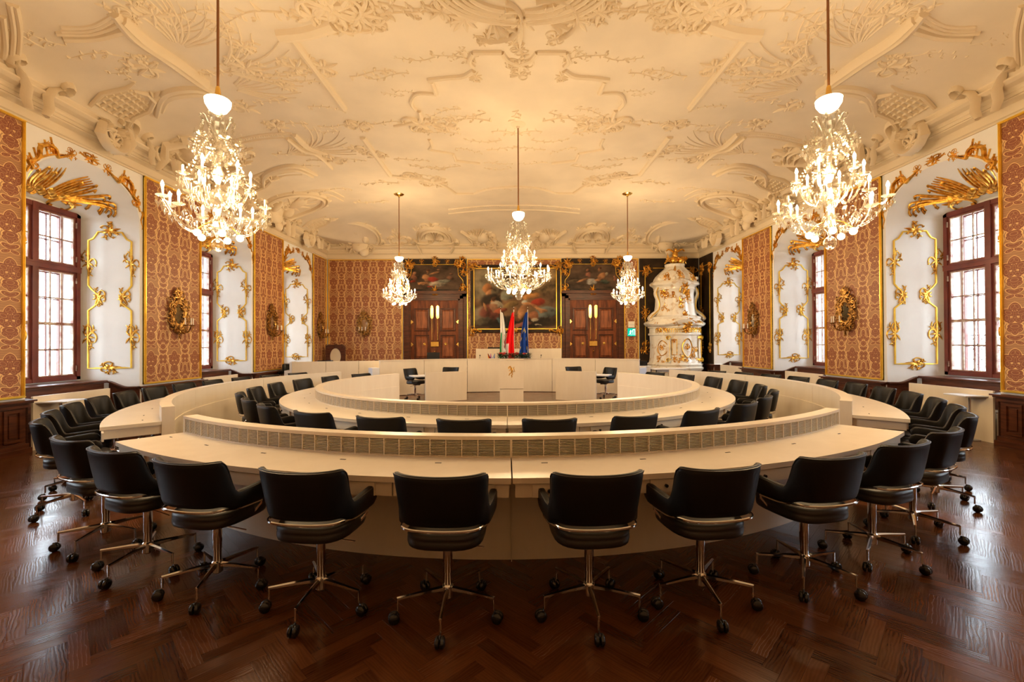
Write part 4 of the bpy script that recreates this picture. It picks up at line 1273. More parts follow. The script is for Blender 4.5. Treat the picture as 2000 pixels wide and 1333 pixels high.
right_side = [47.0 + 7.2 * i for i in range(11)]
desk('long curved cream desk with vent grille, left half of the nearest row', -37.0, .40, R2, R1, front[:5], seam=.40)
desk('long curved cream desk with vent grille, right half of the nearest row', .40, 41.0, R2, R1, front[5:], seam=.40)
desk('curved cream desk with tall screen sweeping round the left side of the outer ring', -124, -47.3, R2, R1, left_side[::-1][:11], grille=False)
desk('curved cream desk with tall screen sweeping round the right side of the outer ring', 50.2, 126, R2, R1, right_side[:11], grille=False)
inner = [5.7, 17.4, 29.5, 41.8, 53.2, 65.0, 76.8, 88.6, 100.4, 112.2, 124.0]
desk('left half of the inner ring desk with vent grille', -128, 0, R4, R3, [-a for a in inner][::-1], seam=0)
desk('right half of the inner ring desk with vent grille', 0, 128, R4, R3, inner, seam=0)

# ------------------------------------------------------------------ swivel chairs
def shell_mesh():
    # plan path of the shell from left arm tip round the back to the right arm tip
    half = [(-.250, .19), (-.250, .12), (-.247, .05), (-.242, -.02), (-.236, -.07), (-.229, -.12), (-.218, -.165), (-.195, -.20), (-.16, -.222), (-.11, -.236), (-.055, -.243), (0, -.245)]
    path = half + [(-x, y) for x, y in half[:-1][::-1]]
    P = [Vector(p) for p in smooth_path([Vector(p) for p in path], 3)]
    L = len(P); vs = []; n = 14
    for i, p in enumerate(P):
        t = P[min(i + 1, L - 1)] - P[max(i - 1, 0)]; t.normalize(); nrm = Vector((t.y, -t.x))   # outward
        if nrm.dot(p - Vector((0, .05))) < 0: nrm = -nrm
        y = p.y
        # 0 on the arms, 1 on the back
        k = min(1, max(0, (-.085 - y) / .10)); k = k * k * (3 - 2 * k)
        fr = min(1, max(0, (.19 - y) / .06)); fr = math.sqrt(max(0, 1 - (1 - fr) ** 2))
        arm_top = .662 + .02 * min(1, max(0, (y + .05) / .24)); top = arm_top + (.878 - arm_top) * k - .012 * (1 - (p.x / .27) ** 2) * k
        bot = .585 - .03 * (1 - k)
        mid = (top + bot) / 2 ; top = mid + (top - mid) * max(.25, fr); bot = mid + (bot - mid) * max(.25, fr)
        th = .020 + .003 * (1 - k); lean = .30 * k + .06
        for j in range(n):
            a = 2 * PI * j / n
            cz = math.sin(a); cx = math.cos(a)
            zz = mid + (top - bot) / 2 * (abs(cz) ** .35 * (1 if cz > 0 else -1)) if abs(cz) > 1e-6 else mid
            xx = th * (abs(cx) ** .6 * (1 if cx > 0 else -1)) if abs(cx) > 1e-6 else 0
            off = xx + (zz - .58) * lean * .5 * (.55 + .45 * k) - .02 * k
            vs.append((p.x + nrm.x * off, p.y + nrm.y * off, zz))
    mb = MB(); fs = []
    for i in range(L - 1):
        for j in range(n): fs.append((i * n + j, i * n + (j + 1) % n, (i + 1) * n + (j + 1) % n, (i + 1) * n + j))
    fs.append(tuple(range(n))[::-1]); fs.append(tuple((L - 1) * n + j for j in range(n)))
    mb.add(vs, fs); return mb, P
def superring(hx, hy, e=3.2, n=28):
    o = []
    for k in range(n):
        a = 2 * PI * k / n; c, s = math.cos(a), math.sin(a)
        o.append((hx * abs(c) ** (2 / e) * (1 if c > 0 else -1), hy * abs(s) ** (2 / e) * (1 if s > 0 else -1)))
    return o
def seat_mesh():
    mb = MB(); n = 28; prof = [(.55, .438), (.90, .440), (.985, .450), (1.0, .465), (1.0, .487), (.985, .493), (1.0, .501), (.995, .517), (.95, .532), (.8, .539), (.4, .538)]
    vs = []
    for q, z in prof:
        for x, y in superring(.218 * q, .235 * q): vs.append((x, y + .03, z))
    fs = [(i * n + k, i * n + (k + 1) % n, (i + 1) * n + (k + 1) % n, (i + 1) * n + k) for i in range(len(prof) - 1) for k in range(n)]
    fs.append(tuple(range(n))[::-1]); fs.append(tuple((len(prof) - 1) * n + k for k in range(n)))
    return mb.add(vs, fs)
def make_chair():
    root = thing('swivel_chair', 'x', 'chair')
    sm, P = shell_mesh(); sm.build('backrest', M['leather'], root, auto=False)
    # piping seam along the top edge
    pp = []
    L = len(P)
    for i, p in enumerate(P):
        if p.y > .16: continue
        t = (P[min(i + 1, L - 1)] - P[max(i - 1, 0)]).normalized(); nrm = Vector((t.y, -t.x))
        if nrm.dot(p - Vector((0, .05))) < 0: nrm = -nrm
        k = min(1, max(0, (-.085 - p.y) / .10)); k = k * k * (3 - 2 * k)
        at = .662 + .02 * min(1, max(0, (p.y + .05) / .24)); top = at + (.878 - at) * k - .012 * (1 - (p.x / .27) ** 2) * k - .008
        off = (top - .58) * (.30 * k + .06) * .5 * (.55 + .45 * k) - .02 * k + .017
        pp.append((p.x + nrm.x * off, p.y + nrm.y * off, top))
    MB().tube(pp, .0035, 5).build('piping', M['leathers'], root)
    seat_mesh().build('seat_cushion', M['leathers'], root, auto=False)
    # chrome band under the shell
    band = []
    for p in P:
        if p.y > .10: continue
        q = Vector((p.x, p.y)); q = q + (q - Vector((0, .05))).normalized() * .004
        band.append((q.x, q.y, .568 - (.02 if p.y > -.05 else .02 * max(0, (p.y + .16) / .11))))
    MB().tube(band, lambda t: (.008, .005), 6).build('chrome_band', M['chrome'], root)
    mb = MB()
    for e in (-1, 1):
        mb.tube([(e * .246, .09, .565), (e * .24, .10, .53), (e * .19, .07, .455), (e * .05, .03, .425)], lambda t: (.014, .006), 6)
    mb.build('side_bracket', M['chrome'], root)
    MB().bevbox(-.035, .035, -.05, .17, .405, .438, .01).tube([(0, -.02, .40), (0, .05, .415), (0, .14, .425)], lambda t: (.02, .03), 8).build('tilt_mechanism', M['black'], root)
    MB().lathe([(.018, .105), (.024, .108), (.024, .24), (.027, .245), (.027, .405), (.020, .41)], 16).build('column', M['chrome'], root)
    MB().tube([(.02, .0, .398), (.12, .01, .390), (.21, .015, .380)], .0045, 6).build('height_lever', M['chrome'], root)
    MB().lathe([(.02, .09), (.032, .10), (.032, .165), (.026, .172)], 16).build('hub', M['chrome'], root)
    lm = MB().tube([(.02, 0, .148), (.12, 0, .146), (.285, 0, .136)], lambda t: (.019 - .010 * t, .014 - .005 * t), 6)
    lm.tube([(.281, 0, .142), (.281, 0, .07)], .0065, 7)
    lme = lm.mesh('leg', M['chrome']); lme.set_sharp_from_angle(angle=R(40))
    cm = MB()
    for e in (-1, 1):
        pr = [(.004, -.001 * 0), (.026, 0), (.031, .005), (.031, .016), (.020, .023), (.004, .025)]
        vs = []; n = 14
        for r_, d in pr:
            for k in range(n):
                w = 2 * PI * k / n; vs.append((.302 + r_ * math.cos(w), e * (.003 + d), .0315 + r_ * math.sin(w)))
        cm.add(vs, [(i * n + k, i * n + (k + 1) % n, (i + 1) * n + (k + 1) % n, (i + 1) * n + k) for i in range(5) for k in range(n)] + [tuple(range(5 * n, 6 * n))])
    cm.box(.284, .314, -.004, .004, .03, .066)
    cme = cm.mesh('caster', M['black'])
    cap = MB()
    for e in (-1, 1): cap.tube([(.302, e * .027, .0315), (.302, e * .0295, .0315)], .010, 8)
    for k in range(5):
        l = link('leg', lme, root, rot=(0, 0, R(k * 72)))
        link('caster', cme, l)
    return root
chair0 = make_chair()
chair_sn = snapshot(chair0)
first_chair = [True]
rc = random.Random(11)
def chair(x, y, rz, label, group, base=None):
    if first_chair[0]: c = chair0; first_chair[0] = False
    else: c = copy_tree(chair_sn)
    c.location = (x, y, 0); c.rotation_euler = (0, 0, rz); c['label'] = label; c['group'] = group
    b = rc.uniform(0, 72) if base is None else base
    for ch in kids_of(c):
        if ch.name.startswith('leg'):
            i = legs_i[0] % 5; legs_i[0] += 1
            ch.rotation_euler = (0, 0, R(i * 72 + b) - rz)
    return c
legs_i = [0]
def kids_of(c): return list(c.children)
def ring_chair(a, r, label, group, base=None, turn=0.0):
    p = polar(a, r); chair(p.x, p.y, R(a + turn), label, group, base)
ordn = ['first', 'second', 'third', 'fourth', 'fifth', 'sixth', 'seventh', 'eighth', 'ninth', 'tenth', 'eleventh', 'twelfth']
bases = [60, 48, 66, 50, 54, 54, 52, 20, 10, 15]
turns = [8, 4, 5, 4, 0, 0, -3, -6, -6, -6]
for i, a in enumerate(front):
    if i < 5: lab = 'black swivel chair at the nearest desk, %s to the left of its seam' % ordn[4 - i]
    else: lab = 'black swivel chair at the nearest desk, %s to the right of its seam' % ordn[i - 5]
    ring_chair(a, 5.65, lab, 'chairs along the nearest desk', bases[i], turns[i])
for i, a in enumerate(left_side):
    ring_chair(a, 5.70, 'black leather swivel chair outside the left side desk, %s from its near end' % ordn[i], 'chairs along the left side desk', None, rc.uniform(-4, 4))
for i, a in enumerate(right_side):
    ring_chair(a, 5.70, 'black leather swivel chair outside the right side desk, %s from its near end' % ordn[i], 'chairs along the right side desk', None, rc.uniform(-4, 4))
for sg, sd in ((-1, 'left'), (1, 'right')):
    for i, a in enumerate(inner):
        ring_chair(sg * a, 3.92 if i < 5 else 4.0, 'black leather swivel chair at the inner ring, %s %s of its front middle' % (ordn[i], sd), 'chairs round the inner ring desk', None, rc.uniform(-5, 5))

# ------------------------------------------------------------------ the floor of the chamber: lectern, small desks, presidium
PX, PY = .05, 12.0
t = thing('lectern', 'cream lectern with carved gilt heraldic beast on its front', 'lectern', (PX, PY, 0))
MB().bevbox(-.325, .325, -.02, .42, .36, 1.12, .004).build('body', M['desk'], t, smooth=False)
MB().bevbox(-.315, .315, .0, .40, 0, .352, .004).build('plinth', M['desk'], t, smooth=False)
MB().bevbox(-.335, .335, -.03, .44, 1.115, 1.14, .004).build('top', M['desk'], t, smooth=False)
def beast(mb, f, s):
    "rampant heraldic beast"
    def st(pts, w, pr=taper): mb.stroke([f(p.x * s, p.y * s) for p in smooth_path([Vector(q) for q in pts], 4)], w * s, .05 * s, pr, 4)
    st([(-.1, .62), (-.02, .45), (.08, .2), (.02, -.05), (.0, -.25)], .16)          # body
    st([(-.1, .62), (-.2, .72), (-.32, .70), (-.44, .62)], .11)                        # neck, head
    st([(-.44, .66), (-.54, .58)], .05); st([(-.40, .60), (-.50, .50)], .035)
    st([(-.22, .80), (-.18, .90)], .04); st([(-.12, .78), (-.05, .84)], .04)
    st([(-.05, .5), (-.25, .42), (-.42, .46), (-.52, .36)], .06); st([(.0, .32), (-.2, .22), (-.34, .10), (-.46, .14)], .06)
    st([(.05, -.05), (-.12, -.25), (-.3, -.34), (-.34, -.55), (-.48, -.58)], .08); st([(.06, -.15), (.12, -.4), (.0, -.62), (.08, -.82), (-.06, -.90)], .08)
    st([(.1, -.1), (.34, .0), (.42, .25), (.28, .45), (.36, .68), (.5, .62)], .045); st([(.33, .05), (.5, .02), (.56, .14)], .035)
    st([(.27, .48), (.42, .44), (.5, .5)], .03)
bm = MB(); beast(bm, lambda u, v: (Vector((u - .0, -.0205, .82 + v)), Vector((0, -1, 0))), .175)
bm.build('gilt_emblem', M['gold'], t)

def screen_desk(label, p0, p1, side, h=.80):
    "small desk: cream front screen from p0 to p1, top behind it"
    p0 = Vector(p0); p1 = Vector(p1); d = (p1 - p0); L = d.length; a = math.atan2(d.y, d.x)
    t = thing('screen_desk', label, 'desk', (p0.x, p0.y, 0), a)
    MB().bevbox(0, L, 0, .07, 0, h, .003).build('front_screen', M['desk'], t, smooth=False)
    if side < 0: MB().box(-.30, L - .02, .07, .55, .68, .71).build('desktop', M['bluewhite'], t, smooth=False)
    else: MB().box(.02, L + .30, .07, .55, .68, .71).build('desktop', M['bluewhite'], t, smooth=False)
    x = L - .05 if side < 0 else .0
    MB().box(x, x + .05, .07, .50, 0, .68).build('side_panel', M['desk'], t, smooth=False)
screen_desk('small cream screen desk left of the lectern', (-2.24, 12.0), (-1.20, 12.55), -1)
screen_desk('small cream screen desk right of the lectern', (1.28, 12.5), (2.30, 12.0), 1)
G2 = 'chairs behind the small screen desks'
chair(-2.68, 12.75, R(-120), 'black swivel chair beside the open end of the left small desk', G2)
chair(-1.80, 13.25, R(-195), 'black swivel chair peeking over the left small desk', G2)
chair(2.72, 12.75, R(120), 'black swivel chair beside the open end of the right small desk', G2)
chair(1.95, 13.25, R(195), 'black swivel chair peeking over the right small desk', G2)

# presidium on its platform
PC = Vector((.0, 8.25, 0)); PR = 6.35
pf = thing('platform', 'low wooden platform carrying the presidium desk', 'platform', (0, 8.25, 0))
MB().arc(0, 0, PR + .07, PR + 1.1, 0, .112, 180 - 38, 180 + 38, 2).build('platform_deck', M['door'], pf, smooth=False)
MB().box(-2.4, 2.9, PR + 1.1, PR + 2.45, 0, .26).build('platform_step', M['door'], pf, smooth=False)
pd = thing('presidium_desk', 'long curved cream presidium desk behind the lectern', 'desk', (0, 8.25, .115))
for k in range(6):
    b0 = 180 - 37.2 + 74.4 * k / 6; b1 = 180 - 37.2 + 74.4 * (k + 1) / 6
    MB().arc(0, 0, PR, PR + .06, -.10, .955, b0 + .05, b1 - .05, 1).build('front_panel', M['desk'], pd)
MB().arc(0, 0, PR - .01, PR + .08, .955, .975, 180 - 37.2, 180 + 37.2, 1).build('screen_cap', M['desk'], pd)
MB().arc(0, 0, PR + .06, PR + .62, .70, .73, 180 - 37.0, 180 + 37.2, 1).build('desktop', M['desk'], pd)
MB().arc(0, 0, PR + .0, PR + .30, -.115, .75, 180 + 37.2, 180 + 39.2, 1).build('end_cabinet', M['bluewhite'], pd)
MB().arc(0, 0, PR + .06, PR + .60, .0, .70, 180 - 37.2, 180 - 36.8, 1).build('end_panel', M['bluewhite'], pd)
G3 = 'chairs behind the presidium desk'
pos = [(-22, 'near its left end behind the screen'), (-10, 'left of the desk flags'), (9, 'right of the flag poles'), (31, 'near its right end')]
for a, lb in pos:
    p = Vector((math.sin(R(a)) * (PR + .85), 8.25 + math.cos(R(a)) * (PR + .85)))
    c = chair(p.x, p.y, R(180 - a), 'black swivel chair behind the presidium desk, ' + lb, G3); c.location.z = .115 + .03
    c.location.z = .116
c = chair(-3.98, 14.05, R(205), 'black swivel chair behind the stepped left end of the presidium desk', G3)

# president's desk
t = thing('president_desk', 'raised cream desk in front of the large painting', 'desk', (.32, 15.75, .26))
MB().bevbox(-1.45, 1.45, 0, .05, 0, 1.13, .004).build('front_panel', M['desk'], t, smooth=False)
MB().bevbox(-1.50, 1.50, .05, .75, .72, .75, .004).build('desktop', M['desk'], t, smooth=False)
MB().box(-1.5, -1.45, 0, .7, 0, 1.13).box(1.45, 1.50, 0, .7, 0, 1.13).build('side_panel', M['desk'], t, smooth=False)
def monitor(x, y, z, w, h, label, rz=0):
    t = thing('monitor', label, 'monitor', (x, y, z), rz)
    MB().bevbox(-w / 2, w / 2, -.015, .015, .16, .16 + h, .004).build('panel', M['screen'], t, smooth=False)
    MB().tube([(0, .03, .01), (0, .03, .25)], .015, 8).build('neck', M['grey'], t)
    MB().lathe([(.10, 0), (.10, .01), (.02, .015)], 16, (0, .03, 0)).build('foot', M['grey'], t)
monitor(-.55, 15.95, 1.01, .44, .27, 'dark monitor standing on the raised desk below the painting')
monitor(-2.55, 15.05, .845, .42, .28, 'dark monitor seen from behind at the left of the presidium desk', .3)
def mic(x, y, z, label):
    t = thing('microphone', label, 'microphone', (x, y, z))
    MB().lathe([(.04, 0), (.04, .015), (.01, .02)], 12).build('foot', M['black'], t)
    MB().tube([(0, 0, .015), (0, -.01, .2), (.02, -.03, .32)], .006, 6).build('gooseneck', M['black'], t)
    MB().ball((.022, -.035, .335), .018, 8, 6, 1.4).build('capsule', M['black'], t)
mic(-1.0, 14.87, .845, 'black gooseneck microphone left of the desk flags')
mic(1.02, 14.87, .845, 'black gooseneck microphone right of the flag poles')

# flags
def flag(x, y, z0, h, label, colour, w=.24, wtop=.04, seed=1, cat='flag', ph=0.0, span=.82, side=-1):
    t = thing('flag', label, cat, (x, y, z0))
    MB().tube([(0, 0, .0), (0, 0, h - .10)], .012, 8).build('pole', M['candle'], t)
    MB().lathe([(.004, h - .12), (.022, h - .10), (.008, h - .08), (.024, h - .04), (.002, h)], 8).build('finial', M['chrome'], t)
    MB().lathe([(.14, 0), (.14, .02), (.05, .04), (.02, .09)], 16).build('stand', M['brass'], t)
    nu, nv = 28, 40; V = []; C = []
    zt = h - .16; zb = h - .16 - span * h
    for j in range(nv + 1):
        q = j / nv; z = zt + (zb - zt) * q; ww = wtop + (w - wtop) * min(1, q * 1.25) ** .8
        for i in range(nu + 1):
            p = i / nu
            xx = side * ww * (.5 * math.sin(PI * (p - .5)) + .5) * 1.0 + (-side) * .03 * q
            if side > 0: xx = xx
            yy = .05 * (.3 + q) * math.sin(p * 5 * PI + seed + .6 * math.sin(3 * q)) + .012 * math.sin(9 * q + p * 4)
            V.append((xx + .015 * math.sin(6 * q + seed), yy - .02, z - .06 * p * (1 - q)))
            C.append(colour(p, q))
    me = bpy.data.meshes.new('flag_cloth')
    me.from_pydata(V, [], [(j * (nu + 1) + i, j * (nu + 1) + i + 1, (j + 1) * (nu + 1) + i + 1, (j + 1) * (nu + 1) + i) for j in range(nv) for i in range(nu)])
    at = me.color_attributes.new('Col', 'FLOAT_COLOR', 'POINT')
    at.data.foreach_set('color', [c for k in C for c in (*k, 1)])
    me.materials.append(M['cloth']); me.polygons.foreach_set('use_smooth', [True] * len(me.polygons))
    link('flag_cloth', me, t)
    return t
def styr(p, q):
    if (p - .70) ** 2 * 2.2 + ((q - .52)) ** 2 < .012 or (abs((p - .70) ** 2 * 2.2 + (q - .52) ** 2 - .022) < .003): return (.25, .04, .05)
    return (.0, .20, .055) if (p < .34 and q > .33) else (.80, .80, .80)
def aut(p, q):
    return (.82, .82, .82) if (p > .58 and q > .5) else (.80, .01, .015)
def eu(p, q):
    for k in range(12):
        a = 2 * PI * k / 12
        if math.hypot((p - .55 - .26 * math.cos(a)) * .9, q - .58 - .3 * math.sin(a)) < .028: return (.9, .7, .02)
    return (.012, .055, .32)
flag(-.30, 15.25, .26, 2.56, 'white and green flag with red crest, leftmost of the three behind the garlands', styr, seed=0.4, side=1, w=.27, wtop=.07)
flag(.15, 15.25, .26, 2.56, 'red and white flag hanging between the other two large flags', aut, seed=1.8, side=-1, w=.36, wtop=.08)
flag(.62, 15.25, .26, 2.56, 'blue flag with ring of yellow stars, right of the red and white one', eu, seed=3.0, side=-1, w=.36, wtop=.08)
# small desk flags in one stand
t = thing('flag_stand', 'small stand of three table flags on the presidium desk', 'table flags', (-.62, 14.85, .845))
MB().lathe([(.06, 0), (.06, .012), (.012, .02), (.012, .05)], 12).build('stand', M['brass'], t)
for k, (dx, cc) in enumerate(((-.10, ((.8, .6, .0), (.6, .01, .01), (.01, .01, .01))), (.0, ((.7, .02, .02), (.02, .05, .4), (.8, .8, .8))), (.12, ((.05, .12, .4), (.8, .8, .8), (.05, .12, .4))))):
    o = MB().tube([(0, 0, .04), (dx, 0, .40)], .004, 5).build('staff', M['chrome'], t)
    V = []; C = []
    for j in range(9):
        for i in range(7):
            p, q = i / 6, j / 8
            V.append((dx * (1 - q * .6) + (p - .3) * .09 * (.3 + q), -.01 + .012 * math.sin(p * 7 + k), .39 - .24 * q)); C.append(cc[min(2, int(p * 3))])
    me = bpy.data.meshes.new('small_flag'); me.from_pydata(V, [], [(j * 7 + i, j * 7 + i + 1, j * 7 + i + 8, j * 7 + i + 7) for j in range(8) for i in range(6)])
    at = me.color_attributes.new('Col', 'FLOAT_COLOR', 'POINT'); at.data.foreach_set('color', [c for q in C for c in (*q, 1)])
    me.materials.append(M['cloth']); link('small_flag', me, o)
# garlands on the presidium screen
for k, (x, lb) in enumerate(((-.20, 'fir garland with red blossoms, left third of the row above the lectern'), (.17, 'fir garland with red blossoms, middle of the row above the lectern'), (.50, 'fir garland with pale candles, right third of the row above the lectern'))):
    r = random.Random(k); yy = 8.25 + math.sqrt(PR ** 2 - x * x) + .03
    t = thing('fir_garland', lb, 'garland', (x, yy, 1.09), 0, 'garlands above the lectern')
    mb = MB()
    for q in range(800):
        a = r.uniform(0, 2 * PI); b = r.uniform(-.5, 1.0); rr = r.uniform(.4, 1) 
        c = Vector((math.cos(a) * .20 * rr, math.sin(a) * .13 * rr, .06 + b * .10))
        d = Vector((math.cos(a) + r.uniform(-.6, .6), math.sin(a) + r.uniform(-.6, .6), r.uniform(-.8, .9))).normalized() * r.uniform(.05, .10)
        n = d.cross(Vector((0, 0, 1))).normalized() * .009
        mb.add([c - n, c + n, c + d], [(0, 1, 2)])
    mb.build('needles', M['leaf'], t, smooth=False, kind='stuff')
    for q in range(5 if k < 2 else 2):
        c = Vector((r.uniform(-.15, .15), r.uniform(-.11, 0), .15 + r.uniform(-.02, .03))); fb = MB()
        for w in range(6):
            a = w * PI / 3; e = Vector((math.cos(a), .3 * math.sin(a) - .3, math.sin(a) * .8)) * .055; n = Vector((-math.sin(a), 0, math.cos(a))) * .014
            fb.add([c, c + e * .6 + n, c + e, c + e * .6 - n], [(0, 1, 2, 3)])
        fb.ball(c, .01, 6, 4).build('blossom', M['red'], t, smooth=False)
    if k == 2:
        for q in (-.06, .05): MB().lathe([(.018, .10), (.018, .16), (.003, .165)], 10, (q, -.03, 0)).build('candle', M['candle'], t)

# rear left desk
t = thing('curved_desk', 'straight cream desk with tall front behind the left side, near the leaning oval mirror', 'desk', (-6.38, 13.20, 0), R(14))
for k in range(3): MB().bevbox(k * .93 + .005, k * .93 + .925, 0, .05, 0, 1.06, .003).build('front_panel', M['desk'], t, smooth=False)
MB().bevbox(0, 2.79, .05, .6, .74, .77, .003).build('desktop', M['desk'], t, smooth=False)
MB().bevbox(-.06, 0, 0, .55, 0, 1.06, .003).box(-.20, -.06, .0, .55, 0, .80).build('end_panel', M['bluewhite'], t, smooth=False)
GL_ = 'chairs behind the rear left desk'
for (x, y, rz, z, lb) in ((-6.70, 13.72, 190, .10, 'black swivel chair at the far left end of the rear desk'), (-6.18, 15.0, 190, .16, 'black swivel chair behind the rear left desk with its top lit by the window'), (-4.95, 14.6, 190, .16, 'black swivel chair behind the middle of the rear left desk'), (-4.2, 14.9, 195, .16, 'black swivel chair behind the right end of the rear left desk')):
    c = chair(x, y, R(rz), lb, GL_); c.location.z = z
dk = thing('platform', 'low wooden platform under the rear left desk', 'platform', (-6.15, 13.40, 0), R(14))
MB().box(0, 2.2, .46, 1.95, 0, .155).build('platform_deck', M['door'], dk, smooth=False)
# rear right: cabinet and table
t = thing('low_cabinet', 'white laminate cabinet at the right end of the presidium desk', 'cabinet', (4.25, 14.35, 0))
MB().bevbox(-.25, .25, 0, .5, 0, .80, .004).build('body', M['bluewhite'], t, smooth=False)
MB().bevbox(-.27, .27, -.01, .52, .80, .83, .004).build('top', M['bluewhite'], t, smooth=False)
t = thing('side_table', 'grey steel-framed table in front of the tiled stove', 'table', (5.0, 13.9, 0))
MB().bevbox(-.5, .5, 0, .6, .73, .76, .004).build('tabletop', M['bluewhite'], t, smooth=False)
for x in (-.46, .43):
    for y in (.02, .55): MB().box(x, x + .03, y, y + .03, 0, .73).build('leg', M['grey'], t, smooth=False)
MB().box(-.46, .46, .02, .05, .66, .73).build('frame_rail', M['grey'], t, smooth=False)
t = thing('equipment_box', 'dark equipment box on the cabinet at the right of the presidium desk', 'box', (4.25, 14.5, .83))
MB().bevbox(-.22, .2, 0, .3, 0, .16, .01).build('case', M['screen'], t, smooth=False)
MB().box(-.18, .16, -.004, 0, .03, .13).build('front_plate', M['black'], t, smooth=False)

# small standing tables beside the windows
def bistro(x, y, label, rz):
    t = thing('standing_table', label, 'table', (x, y, 0), rz, 'small square tables by the windows')
    MB().bevbox(-.23, .23, -.20, .20, .695, .715, .004).build('tabletop', M['bluewhite'], t, smooth=False)
    MB().tube([(0, 0, .02), (0, 0, .695)], .02, 12).build('post', M['chrome'], t)
    MB().lathe([(.12, 0), (.12, .012), (.03, .02)], 24).build('foot', M['grey'], t)
bistro(-6.93, 6.98, 'small white square table beside the first left window', .15)
bistro(7.32, 7.12, 'small white square table on a chrome post beside the first right window', -.1)
for sg, lb in ((1, 'right'),):
    t = thing('low_box_seat', 'cream box seat below the first %s window' % lb, 'seat', (7.62, 7.12, 0))
    MB().bevbox(-.12, .12, -.24, .24, 0, .44, .003).build('body', M['desk'], t, smooth=False)
    MB().bevbox(-.13, .13, -.23, .23, .44, .47, .003).build('top', M['desk'], t, smooth=False)
# leaning oval mirror
t = thing('oval_mirror', 'dark carved frame with oval mirror standing in the far left corner', 'mirror', (-6.55, 16.95, 0), R(4))
fm = MB(); n = 24
for r_, (y0, y1) in (((.22, .32), (0, .06)),):
    vs = []
    for k in range(n):
        a = 2 * PI * k / n; c, s_ = math.cos(a), math.sin(a); q = 1 / max(abs(c) / .36, abs(s_) / .44)
        for (x, z, y) in ((c * .20, s_ * .30, 0), (c * q, s_ * q, 0), (c * q, s_ * q, .05), (c * .20, s_ * .30, .05)): vs.append((x, y, 1.12 + z))
    fm.add(vs, [(4 * k + c, 4 * k + (c + 1) % 4, 4 * ((k + 1) % n) + (c + 1) % 4, 4 * ((k + 1) % n) + c) for k in range(n) for c in range(4)])
fm.box(-.36, .36, 0, .12, .3, .68).box(-.30, -.24, 0, .4, 0, .3).box(.24, .30, 0, .4, 0, .3)
fm.build('frame', M['wood'], t, smooth=False)
MB().lathe([(.01, 0), (.215, 0), (.215, .01), (.01, .01)], 24, (0, 0, 0), 1, 1.45).build('mirror_glass', M['stucco'], t).matrix_local = Matrix.Translation((0, .03, 1.12)) @ Matrix.Rotation(R(90), 4, 'X')
cbm = MB()
for e in (-1, 1): put_glyph(cbm, g_cluster(5, .35), Vector((e * .28, -.002, 1.5)), Vector((0, -1, 0)), Vector((1, 0, 0)))
put_glyph(cbm, g_cluster(6, .4), Vector((0, -.002, 1.54)), Vector((0, -1, 0)), Vector((1, 0, 0)))
cbm.build('carving', M['wood'], t)

# ================================================================== CHANDELIERS
def flame_mesh():
    return MB().lathe([(.005, 0), (.012, .006), (.0165, .024), (.012, .045), (.004, .062), (.001, .068)], 10).mesh('bulb', M['bulb'])
def arm_meshes(R_, zr, zdip, up=0):
    # S-curved glass arm in the +x direction
    pts = smooth_path([Vector(p) for p in ((.04, 0, zr - .10), (.12, 0, zdip - .02), (R_ * .45, 0, zdip - .03), (R_ * .75, 0, zdip + .04), (R_, 0, zr))], 5)
    a = MB().tube(pts, .010, 6)
    r = random.Random(int(R_ * 1000))
    for i in range(2, len(pts) - 1, 2):
        a.octa(pts[i] + Vector((0, 0, .012)), .014)
    a.tube(smooth_path([Vector(p) for p in ((R_ * .55, 0, zdip + .0), (R_ * .68, 0, zdip + .11), (R_ * .56, 0, zdip + .15), (R_ * .52, 0, zdip + .09))], 4), lambda t: .008 - .004 * t, 5)
    return a.mesh('arm', M['crystal'], False)
flame_me = flame_mesh()
pan_me = MB().lathe([(.008, 0), (.03, .002), (.058, .016), (.060, .020), (.03, .008), (.008, .012)], 12).mesh('drip_pan', M['crystal'], False)
can_me = MB().lathe([(.011, 0), (.011, .085), (.009, .088)], 10).mesh('candle', M['candle'])
fin_me = MB().lathe([(.006, 0), (.018, .02), (.006, .035), (.022, .055), (.014, .085), (.003, .14)], 6).mesh('finial', M['crystal'], False)
def prisms_mesh():
    mb = MB()
    for k in range(6):
        a = k * PI / 3; x, y = .05 * math.cos(a), .05 * math.sin(a)
        mb.octa((x, y, -.012), .007); L = .07 if k % 2 else .045
        mb.octa((x, y, -.03 - L * .35), .012, L * .35, L * .75)
    mb.octa((0, 0, -.08), .02, .04, .06)
    return mb.mesh('prisms', M['crystal'], False)
pris_me = prisms_mesh()
